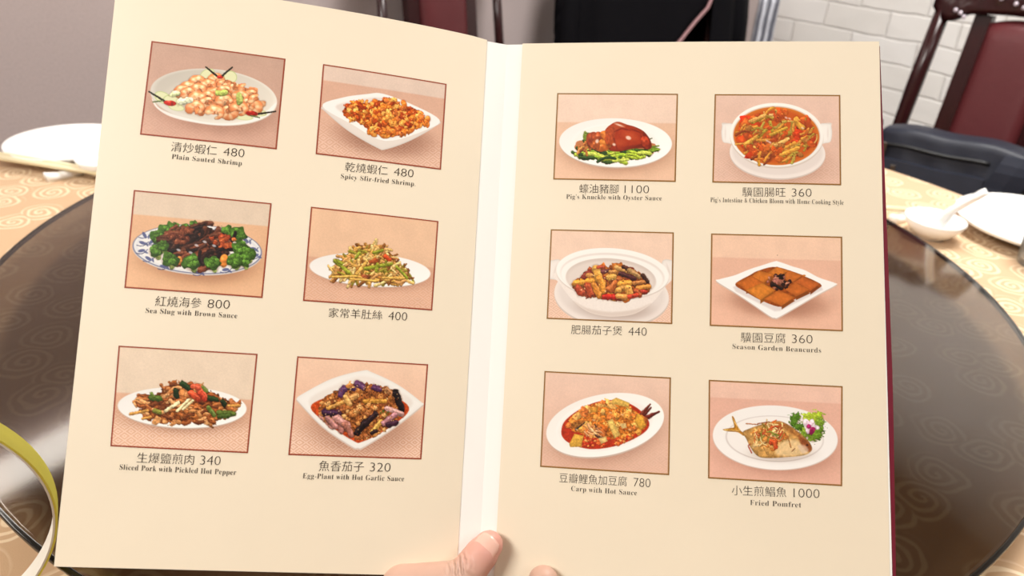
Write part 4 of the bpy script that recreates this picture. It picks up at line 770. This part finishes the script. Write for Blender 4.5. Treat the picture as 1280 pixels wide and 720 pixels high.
@pic([(45, 40), (733, 73), (731, 587), (41, 547)], 12, GLD)
def _(p):
    p.bg((238, 200, 180), (230, 184, 164), .17)
    p.shadow(410, 400, 300, 130, 3, .4); p.ell(387, 346, 321, 160, 3, (220, 206, 196)); p.ell(387, 338, 321, 164, 3, (247, 243, 238), shade=(0, .01))
    p.ell(385, 345, 252, 118, 3, (214, 204, 198), 4); p.ell(386, 344, 247, 114, 3, (246, 241, 235), 4)
    p.shadow(420, 420, 160, 45, 0, .3)
    for x, y, r in [(495, 235, 28), (485, 262, 24), (510, 285, 26), (560, 240, 30), (600, 235, 34), (615, 262, 26), (610, 300, 28), (580, 335, 30), (545, 315, 28), (610, 330, 22)]:
        c = (168, 186, 64) if y < 250 and x > 540 else p.r.choice([(110, 142, 50), (88, 122, 44), (130, 158, 60)]); p.blob(x, y, r, r * .8, p.r.uniform(-40, 40), c, .5, .2, .5, 8)
    for x, y, rx, ry, a, c in [(552, 268, 16, 26, -30, (236, 216, 226)), (590, 285, 28, 13, 10, (240, 222, 230)), (560, 300, 14, 22, 10, (226, 200, 214)), (575, 262, 12, 20, 30, (232, 206, 220)), (578, 305, 14, 24, 20, (160, 44, 96)), (562, 282, 12, 12, 0, (176, 50, 110))]: p.blob(x, y, rx, ry, a, c, .15, .3, .3)
    p.poly([(228, 318), (200, 292), (176, 236), (166, 234), (178, 282), (160, 290), (118, 298), (150, 308), (196, 312), (225, 330)], (196, 140, 58), 3, tex=.15, edge=.1)
    for q in [(170, 245, 205, 300, 3), (130, 300, 205, 305, 3)]: p.stick(*q[:4], q[4], (222, 176, 100), .2)
    p.poly([(222, 312), (260, 292), (330, 268), (400, 254), (450, 270), (500, 305), (550, 345), (576, 385), (572, 410), (535, 430), (440, 440), (350, 444), (300, 434), (262, 390), (240, 345)], (212, 164, 98), 3, tex=.16, ts=14, edge=.3, form=.03)
    p.poly([(390, 420), (420, 365), (490, 350), (540, 380), (560, 418), (460, 436)], (238, 208, 160), 16, a=.85, tex=.06); p.poly([(510, 330), (545, 350), (574, 388), (568, 410), (545, 405), (520, 370)], (138, 72, 44), 10, a=.8, tex=.2); p.poly([(505, 382), (540, 380), (560, 405), (530, 420)], (226, 200, 176), 10, a=.7)
    p.poly([(410, 258), (455, 275), (520, 325), (500, 335), (440, 300)], (160, 100, 54), 12, a=.6, tex=.2)
    p.clumps([(250, 330), (330, 280), (410, 275), (450, 320), (400, 390), (300, 410), (265, 370)], 40, 8, 22, [(222, 176, 110), (200, 140, 74), (232, 196, 138), (186, 120, 62), (206, 160, 90)], .4, .5, .3, .3)
    p.straws([(290, 300), (400, 262), (440, 320), (380, 380), (290, 370)], 34, 24, 60, 2, 4, [(210, 110, 60), (150, 150, 70), (236, 206, 150), (186, 84, 50), (160, 130, 60)], .2, 80, .2)
    p.clumps([(365, 365), (395, 360), (395, 395), (370, 400)], 5, 10, 16, [(206, 96, 54), (190, 80, 46)], .6)
    for q, c in [((240, 268, 300, 272, 2.5), (190, 120, 70)), ((300, 268, 360, 258, 2.5), (150, 90, 60)), ((252, 385, 268, 418, 3), (180, 80, 60)), ((262, 372, 250, 380, 2.5), (170, 80, 60)), ((490, 395, 475, 410, 2), (150, 96, 60)), ((455, 335, 470, 390, 2.5), (176, 120, 66)), ((330, 390, 350, 425, 2.5), (196, 150, 90))]: p.stick(*q[:4], q[4], c, .2)
    p.ell(553, 378, 7, 6, 0, (70, 40, 34), 2, .8)
# ------------------------------------------------------------------ the open menu
MR = Matrix(((0.99873828, -0.05009928, -0.00345163), (0.05011840, 0.99007161, 0.13132539), (-0.00316195, -0.13133268, 0.99133331)))
MT = Vector((-0.0029840, -0.1446057, 0.4500455)); MW, MH = .21, .3036
ANG = (0.2073717, 0.1227418); BEND = (-0.0775680, -0.0210868)
Dg = Matrix(((1, 0, 0), (0, -1, 0), (0, 0, -1)))
menu = thing('menu', 'open cream menu held up in front of the camera, twelve dish photos inside', 'menu')
MM = Matrix.Translation(CAM + CR @ (Dg @ (MR @ Vector((0, MH, 0)) + MT))) @ (CR @ Dg @ MR @ Dg).to_4x4()
menu.matrix_world = MM
def sheet(side, u, v, off=0.0):          # u from the fold, v down from the top -> local point, off towards the reader
    u = np.asarray(u, float); v = np.asarray(v, float); sg = -1 if side == 0 else 1; a, k = ANG[side], BEND[side]
    def f(u):
        t = u / MW; z = k * MW * t * (1 - t); return u * math.cos(a) + z * math.sin(a), u * math.sin(a) - z * math.cos(a)
    x, z = f(u); x2, z2 = f(u + 1e-5); nx, nz = -(z2 - z), (x2 - x); L = np.hypot(nx, nz); nx, nz = nx / L, nz / L
    return np.stack([sg * (x + nx * off), MH - v + 0 * x, z + nz * off], -1)
M_page = mat('cream_paper', rgb(248, 234, 209, .89), .42, .35, noise=.03, nscale=14, bump=.0004)
M_line = mat('white_lining_paper', rgb(253, 250, 244, .93), .6, .2)
M_cov = mat('burgundy_leatherette', rgb(120, 30, 48), .5, .3, noise=.1, nscale=200)
M_ink = mat('black_ink', rgb(66, 57, 50), .6, .1)
def sheet_slab(name, side, us, vfun, off0, off1, m, parent, nv=10):
    bm = bmesh.new(); P = []; B = []
    for i in range(nv + 1):
        t = i / nv; uu = us(t); v0, v1 = vfun(uu); vv = v0 + (v1 - v0) * t
        P.append([tuple(p) for p in sheet(side, uu, vv, off1)]); B.append([tuple(p) for p in sheet(side, uu, vv, off0)])
    grid_bm(bm, P, B); o = obj(name, bm, m, parent, True); o.modifiers.new('e', 'EDGE_SPLIT'); return o
lin = lambda a, b: (lambda t: np.linspace(a(t) if callable(a) else a, b(t) if callable(b) else b, 25))
topL = lambda u: (-.0062 * (np.maximum(u - .0118, 0) / .2) ** .55, MH - .041 * np.maximum(u, 0) + .082 * u ** 2)
flat = lambda u: (0 * u, MH + 0 * u)
pageL = sheet_slab('left_page', 0, lin(.0121, lambda t: .2142 - .0050 * t), topL, -.0003, 0, M_page, menu)
pageR = sheet_slab('right_page', 1, lin(lambda t: .0093 - .0006 * t, lambda t: .2096 + .0016 * t), flat, -.0003, 0, M_page, menu)
for side, e0, e1 in ((0, .2120, .2070), (1, .2092, .2126)):
    sheet_slab('gutter_strip', side, lin(-.0004, lambda t, a=e0, b=e1: a + (b - a) * t), lambda u, s_=side: (0 * u + .0004, MH - .0008 - (.041 * np.maximum(u, 0) - .082 * u ** 2 if s_ == 0 else 0 * u)), -.0013, -.0004, M_line, menu)
sheet_slab('cover', 0, lin(.0006, .2075), lambda u: (0 * u + .002, MH - .0068 + 0 * u), -.0032, -.0014, M_cov, menu)
sheet_slab('cover', 1, lin(.0006, lambda t: .2104 + .0042 * min(1, t * 1.6)), lambda u: (0 * u + .002, MH + 0 * u), -.0032, -.0014, M_cov, menu)

QUV = [
[[193.13, 27.65], [123.68, 28.84], [123.91, 80.41], [193.37, 79.62]], [[103.62, 29.09], [34.39, 30.45], [34.47, 81.41], [103.37, 80.72]],
[[193.13, 109.51], [123.86, 110.24], [124.01, 161.37], [192.13, 160.93]], [[103.45, 110.11], [34.01, 111.03], [34.29, 161.54], [103.35, 161.44]],
[[191.63, 190.43], [123.83, 190.72], [123.96, 241.58], [189.93, 240.5]], [[103.83, 190.85], [34.63, 191.12], [34.99, 242.2], [103.97, 241.83]],
[[31.11, 30.76], [99.96, 31.23], [99.77, 82.85], [31.01, 82.39]], [[120.35, 31.42], [188.46, 31.47], [188.6, 83.06], [119.76, 82.83]],
[[30.9, 111.45], [99.39, 111.65], [99.64, 162.77], [30.79, 162.5]], [[119.6, 111.77], [188.95, 111.65], [188.98, 163.05], [119.62, 162.94]],
[[30.87, 191.45], [99.6, 191.72], [99.83, 243.46], [30.79, 243.43]], [[119.56, 192.0], [188.62, 192.0], [188.07, 243.54], [120.01, 243.85]]]
CAP = [
[[177.19, 84.53], [154.21, 84.42], [150.86, 84.4], [140.23, 84.3], [176.41, 91.11], [141.02, 91.24]],
[[87.2, 85.91], [64.09, 85.61], [60.65, 85.56], [49.72, 85.37], [89.01, 92.73], [48.18, 92.59]],
[[176.45, 166.69], [153.94, 166.21], [150.88, 166.15], [139.99, 165.9], [180.59, 172.99], [135.75, 172.87]],
[[89.48, 166.66], [61.29, 166.08], [57.95, 166.01], [47.82, 165.79]],
[[176.77, 245.58], [149.76, 245.66], [146.69, 245.67], [136.93, 245.71], [184.46, 251.72], [128.8, 252.65]],
[[88.06, 246.93], [65.2, 246.75], [61.86, 246.73], [51.15, 246.67], [95.82, 253.37], [43.54, 253.79]],
[[46.12, 87.56], [68.18, 87.44], [71.63, 87.42], [85.16, 87.33], [38.89, 93.6], [92.31, 93.62]],
[[136.06, 87.94], [159.19, 87.64], [162.48, 87.6], [172.97, 87.45], [118.92, 93.97], [189.79, 93.91]],
[[44.73, 167.89], [72.68, 167.56], [76.1, 167.52], [85.96, 167.4]],
[[136.11, 168.45], [159.38, 168.05], [162.69, 168.0], [173.34, 167.81], [131.79, 174.77], [177.7, 174.92]],
[[41.51, 248.46], [77.71, 248.19], [81.21, 248.17], [90.06, 248.11], [48.11, 255.0], [83.1, 255.04]],
[[132.28, 249.16], [160.06, 248.43], [163.69, 248.33], [176.68, 248.0], [141.68, 256.1], [167.51, 255.68]]]
TXT = [('清炒蝦仁', '480', 'Plain Sauted Shrimp'), ('乾燒蝦仁', '480', 'Spicy Sfir-fried Shrimp.'), ('紅燒海參', '800', 'Sea Slug with Brown Sauce'), ('家常羊肚絲', '400', ''),
       ('生爆鹽煎肉', '340', 'Sliced Pork with Pickled Hot Pepper'), ('魚香茄子', '320', 'Egg-Plant with Hot Garlic Sauce'), ('蠔油豬腳', '1100', "Pig's Knuckle with Oyster Sauce"),
       ('驥園腸旺', '360', "Pig's Intestine & Chicken Bloom with Home Cooking Style"), ('肥腸茄子煲', '440', ''), ('驥園豆腐', '360', 'Season Garden Beancurds'), ('豆瓣鯉魚加豆腐', '780', 'Carp with Hot Sauce'), ('小生煎鯧魚', '1000', 'Fried Pomfret')]
NAMES = ['photo of shrimp on an oval plate with cucumber slices', 'photo of orange spicy shrimp in a boat shaped white dish', 'photo of dark sea slug ringed with broccoli', 'photo of a mound of golden shreds on a white plate',
         'photo of sliced pork with green and red pepper', 'photo of eggplant in a square white dish', 'photo of a glossy brown pork knuckle over greens', 'photo of red soup in a white bowl with two handles',
         'photo of a white casserole of golden pieces', 'photo of browned bean curd slabs on a square plate', 'photo of a carp under red sauce on an oval plate', 'photo of a fried fish with an orchid on an oval plate']
M_print = bpy.data.materials.new('printed_picture'); M_print.use_nodes = True; nt = M_print.node_tree
ca = nt.nodes.new('ShaderNodeVertexColor'); ca.layer_name = 'ink'; nt.links.new(ca.outputs[0], nt.nodes['Principled BSDF'].inputs['Base Color'])
nt.nodes['Principled BSDF'].inputs['Roughness'].default_value = .45; nt.nodes['Principled BSDF'].inputs['Specular IOR Level'].default_value = .3
def serif(s): return ''.join(chr(0x1D400 + ord(c) - 65) if 'A' <= c <= 'Z' else chr(0x1D41A + ord(c) - 97) if 'a' <= c <= 'z' else c for c in s)
def glyphs(text, offset, sp=1.0):
    cu = bpy.data.curves.new('txt', 'FONT'); cu.body = text; cu.offset = offset; cu.resolution_u = 3; cu.space_character = sp
    o = bpy.data.objects.new('txt', cu); C.objects.link(o); me = bpy.data.meshes.new_from_object(o.evaluated_get(bpy.context.evaluated_depsgraph_get()))
    bpy.data.objects.remove(o); n = len(me.vertices); co = np.empty(n * 3); me.vertices.foreach_get('co', co); co = co.reshape(n, 3)
    polys = [tuple(p.vertices) for p in me.polygons]; bpy.data.meshes.remove(me); return co, polys
for i in range(12):
    side = 0 if i < 6 else 1; page = pageL if side == 0 else pageR
    q = np.array(QUV[i]) / 1000; W_, H_ = Pic.W, Pic.H
    u, v = np.meshgrid(np.linspace(0, 1, W_), np.linspace(0, 1, H_)); g = lambda k: (q[0, k] * (1 - u) + q[1, k] * u) * (1 - v) + (q[3, k] * (1 - u) + q[2, k] * u) * v
    P = sheet(side, g(0).ravel(), g(1).ravel(), .00012)
    idx = np.arange(W_ * H_).reshape(H_, W_); fc = np.stack([idx[:-1, :-1], idx[1:, :-1], idx[1:, 1:], idx[:-1, 1:]], -1).reshape(-1, 4)
    me = bpy.data.meshes.new('dish_photo'); me.vertices.add(len(P)); me.vertices.foreach_set('co', P.ravel()); me.loops.add(fc.size); me.loops.foreach_set('vertex_index', fc.ravel())
    me.polygons.add(len(fc)); me.polygons.foreach_set('loop_start', np.arange(len(fc)) * 4); me.update(calc_edges=True)
    at_ = me.color_attributes.new('ink', 'FLOAT_COLOR', 'POINT'); at_.data.foreach_set('color', np.concatenate([PIC[i].reshape(-1, 3), np.ones((W_ * H_, 1))], 1).ravel().astype(np.float32))
    o = link('dish_photo', me, page, M_print); o['label'] = NAMES[i]
    # caption: characters, price and the English line
    zh, num, en = TXT[i]; c = np.array(CAP[i]) / 1000; V = []; Fc = []
    def put(text, off, a, b, em, mid):
        co, polys = glyphs(text, off, 1.0 if em > .005 else 1.10); x0, x1 = co[:, 0].min(), co[:, 0].max(); s = np.hypot(*(b - a)) / (x1 - x0)
        t = (co[:, 0] - x0) / (x1 - x0); y = co[:, 1]
        yy = (y - mid) * (em if em else s); uu = a[0] + (b[0] - a[0]) * t; vv = a[1] + (b[1] - a[1]) * t - yy
        n0 = len(V); V.extend(map(tuple, sheet(side, uu, vv, .00016))); Fc.extend([tuple(k + n0 for k in f) for f in polys])
    put(zh, -.010, c[0], c[1], (.0056 if len(zh) > 4 else .0059), .37); put(num, -.018, c[2], c[3], .0068, .35)
    if en: put(serif(en), -.012, c[4], c[5], .0039, 0)
    me = bpy.data.meshes.new('caption'); me.from_pydata(V, [], Fc); me.update(); link('caption', me, page, M_ink, False)

# ------------------------------------------------------------------ the hand that holds it
def skin_mat():
    m = mat('skin', rgb(208, 168, 148), .45, .4, noise=.10, nscale=45, bump=.0005, sss=.05); nt = m.node_tree; N = nt.nodes.new; K = nt.links.new
    b = nt.nodes['Principled BSDF']; tc = N('ShaderNodeTexCoord'); D = lambda c: (N('ShaderNodeVectorMath'), c)
    base = b.inputs['Base Color'].links[0].from_socket
    def near(c, r0, r1):
        v = N('ShaderNodeVectorMath'); v.operation = 'DISTANCE'; v.inputs[1].default_value = c; K(tc.outputs['Object'], v.inputs[0]); r = N('ShaderNodeMapRange'); r.inputs['From Min'].default_value = r1; r.inputs['From Max'].default_value = r0; K(v.outputs['Value'], r.inputs[0]); return r.outputs[0]
    tip = near(Tt, .004, .022); mx = N('ShaderNodeMixRGB'); mx.inputs['Color2'].default_value = rgb(232, 150, 140); mf = N('ShaderNodeMath'); mf.operation = 'MULTIPLY'; mf.inputs[1].default_value = .6; K(tip, mf.inputs[0]); K(mf.outputs[0], mx.inputs['Fac']); K(base, mx.inputs['Color1']); K(mx.outputs[0], b.inputs['Base Color'])
    kn = near(Ti + Vector((-.001, .008, .006)), .003, .009); wv = N('ShaderNodeTexWave'); wv.inputs['Scale'].default_value = 95; wv.inputs['Distortion'].default_value = 7; wv.inputs['Detail'].default_value = 2; mp = N('ShaderNodeMapping'); mp.inputs['Rotation'].default_value = (0, 0, -.25); K(tc.outputs['Object'], mp.inputs[0]); K(mp.outputs[0], wv.inputs['Vector'])
    ml = N('ShaderNodeMath'); ml.operation = 'MULTIPLY'; K(kn, ml.inputs[0]); K(wv.outputs['Fac'], ml.inputs[1]); bp = N('ShaderNodeBump'); bp.inputs['Strength'].default_value = .9; bp.inputs['Distance'].default_value = .0012; K(ml.outputs[0], bp.inputs['Height'])
    K(b.inputs['Normal'].links[0].from_socket, bp.inputs['Normal']); K(bp.outputs[0], b.inputs['Normal']); return m
hand = thing('hand', 'left hand holding the menu at the bottom of its fold, thumb in front', 'hand'); hand.matrix_world = MM
MMi = MM.inverted()
def onm(px, py, z):                        # a point z in front of the fold plane of the menu, in menu coordinates
    o_ = MMi @ CAM; d_ = (MMi.to_3x3() @ (CR @ Vector(((px - 640) / F_PX, -(py - 360) / F_PX, -1)))); return o_ + d_ * ((z - o_.z) / d_.z)
def cone(bm, a, b, ra, rb, n=20, fl=1.0):
    a, b = Vector(a), Vector(b); d = b - a; L = d.length; X = d.normalized(); k = 6
    prof = []
    for i in range(k + 1):
        t = math.pi / 2 * i / k; prof.append((ra * math.sin(t), -ra * math.cos(t)))
    for i in range(k + 1):
        t = math.pi / 2 * i / k; prof.append((rb * math.cos(t), L + rb * math.sin(t)))
    M = Matrix.Translation(a) @ X.to_track_quat('Z', 'Y').to_matrix().to_4x4(); t = bmesh.new(); lathe(t, prof, n, M @ Matrix.Diagonal((1, fl, 1, 1)))
    me = bpy.data.meshes.new('tmp'); t.to_mesh(me); t.free(); bm.from_mesh(me); bpy.data.meshes.remove(me)
bm = bmesh.new()
Tt, Ti, Tm = onm(611, 681, .0085), onm(577, 724, .013), onm(503, 733, .0125)
Tw = Vector((Tm.x + .002, Tm.y - .038, .002))
cone(bm, Ti, Tt, .0094, .0078); cone(bm, Ti.lerp(Tt, .25), Ti.lerp(Tt, .75), .0094, .0090); cone(bm, Tm, Ti, .0112, .0098); cone(bm, Tw, Tm, .017, .0115)
W0 = Vector((-.005, -.058, .020))
for a, b, r0, r1 in [((-.032, -.018, -.021), W0, .011, .019), ((-.010, -.014, -.023), W0, .0115, .020), ((.013, -.014, -.023), W0, .011, .020), ((.034, -.024, -.018), W0, .010, .018), (tuple(Tw), W0, .016, .020), ((-.02, -.03, -.02), (.025, -.035, -.02), .0125, .0125)]: cone(bm, a, b, r0, r1)
for x, y1, y2, y3 in [(-.032, .016, .038, .058), (-.010, .020, .046, .068), (.013, .018, .042, .063)]:      # three fingers flat behind the cover
    zc = -.0042 - .0088 + .0
    dz = (abs(x) * math.tan(ANG[0] if x < 0 else ANG[1])) * .8
    p = [Vector((x, -.016, -.022)), Vector((x * 1.0, y1, zc - .002 + dz)), Vector((x * 1.02, y2, zc + dz)), Vector((x * 1.03, y3, zc + .0012 + dz))]
    for j in range(3): cone(bm, p[j], p[j + 1], (.0098, .009, .0085)[j], (.009, .0085, .0070)[j])
Pk = onm(679, 726, .0105); Pm = Vector((Pk.x - .004, Pk.y - .024, .006)); Pb = Vector((.036, -.030, -.014))
cone(bm, Pm, Pk, .0090, .0082); cone(bm, Pb, Pm, .0105, .0090)
cone(bm, W0, W0 + Vector((-.022, -.030, .075)), .023, .029)
M_skin = skin_mat()
o = obj('hand_skin', bm, M_skin, hand, True)
rm = o.modifiers.new('one_skin', 'REMESH'); rm.mode = 'VOXEL'; rm.voxel_size = .0012; rm.use_smooth_shade = True
sm = o.modifiers.new('soft', 'SMOOTH'); sm.factor = .5; sm.iterations = 10
# nails
def nail(name, base, tip, nrm, wd, ln, lift, adv):
    X = (tip - base).normalized(); Zn = (nrm - X * nrm.dot(X)).normalized(); Yn = Zn.cross(X); bm = bmesh.new(); P = []; B = []
    for i in range(11):
        t = -1 + 2 * i / 10; P.append([]); B.append([])
        for j in range(11):
            s_ = -1 + 2 * j / 10; rx = wd * (1 - .25 * max(0, t) ** 3 - .22 * max(0, -t) ** 3)
            x = t * ln * (1 - .12 * s_ * s_ * (1 if t > 0 else .8)); y = s_ * rx; z = lift - .42 * y * y / wd - .10 * (t + .2) ** 2 * ln * .5
            c_ = base.lerp(tip, adv) + X * x + Yn * y + Zn * z; P[-1].append(c_); B[-1].append(c_ - Zn * .0012)
    grid_bm(bm, P, B); return obj(name, bm, mat('nail', rgb(240, 190, 172), .2, .5, sss=.1), hand, True)
nail('thumbnail', Ti, Tt, Vector((-.25, .05, 1)), .0066, .0072, .0083, .86)
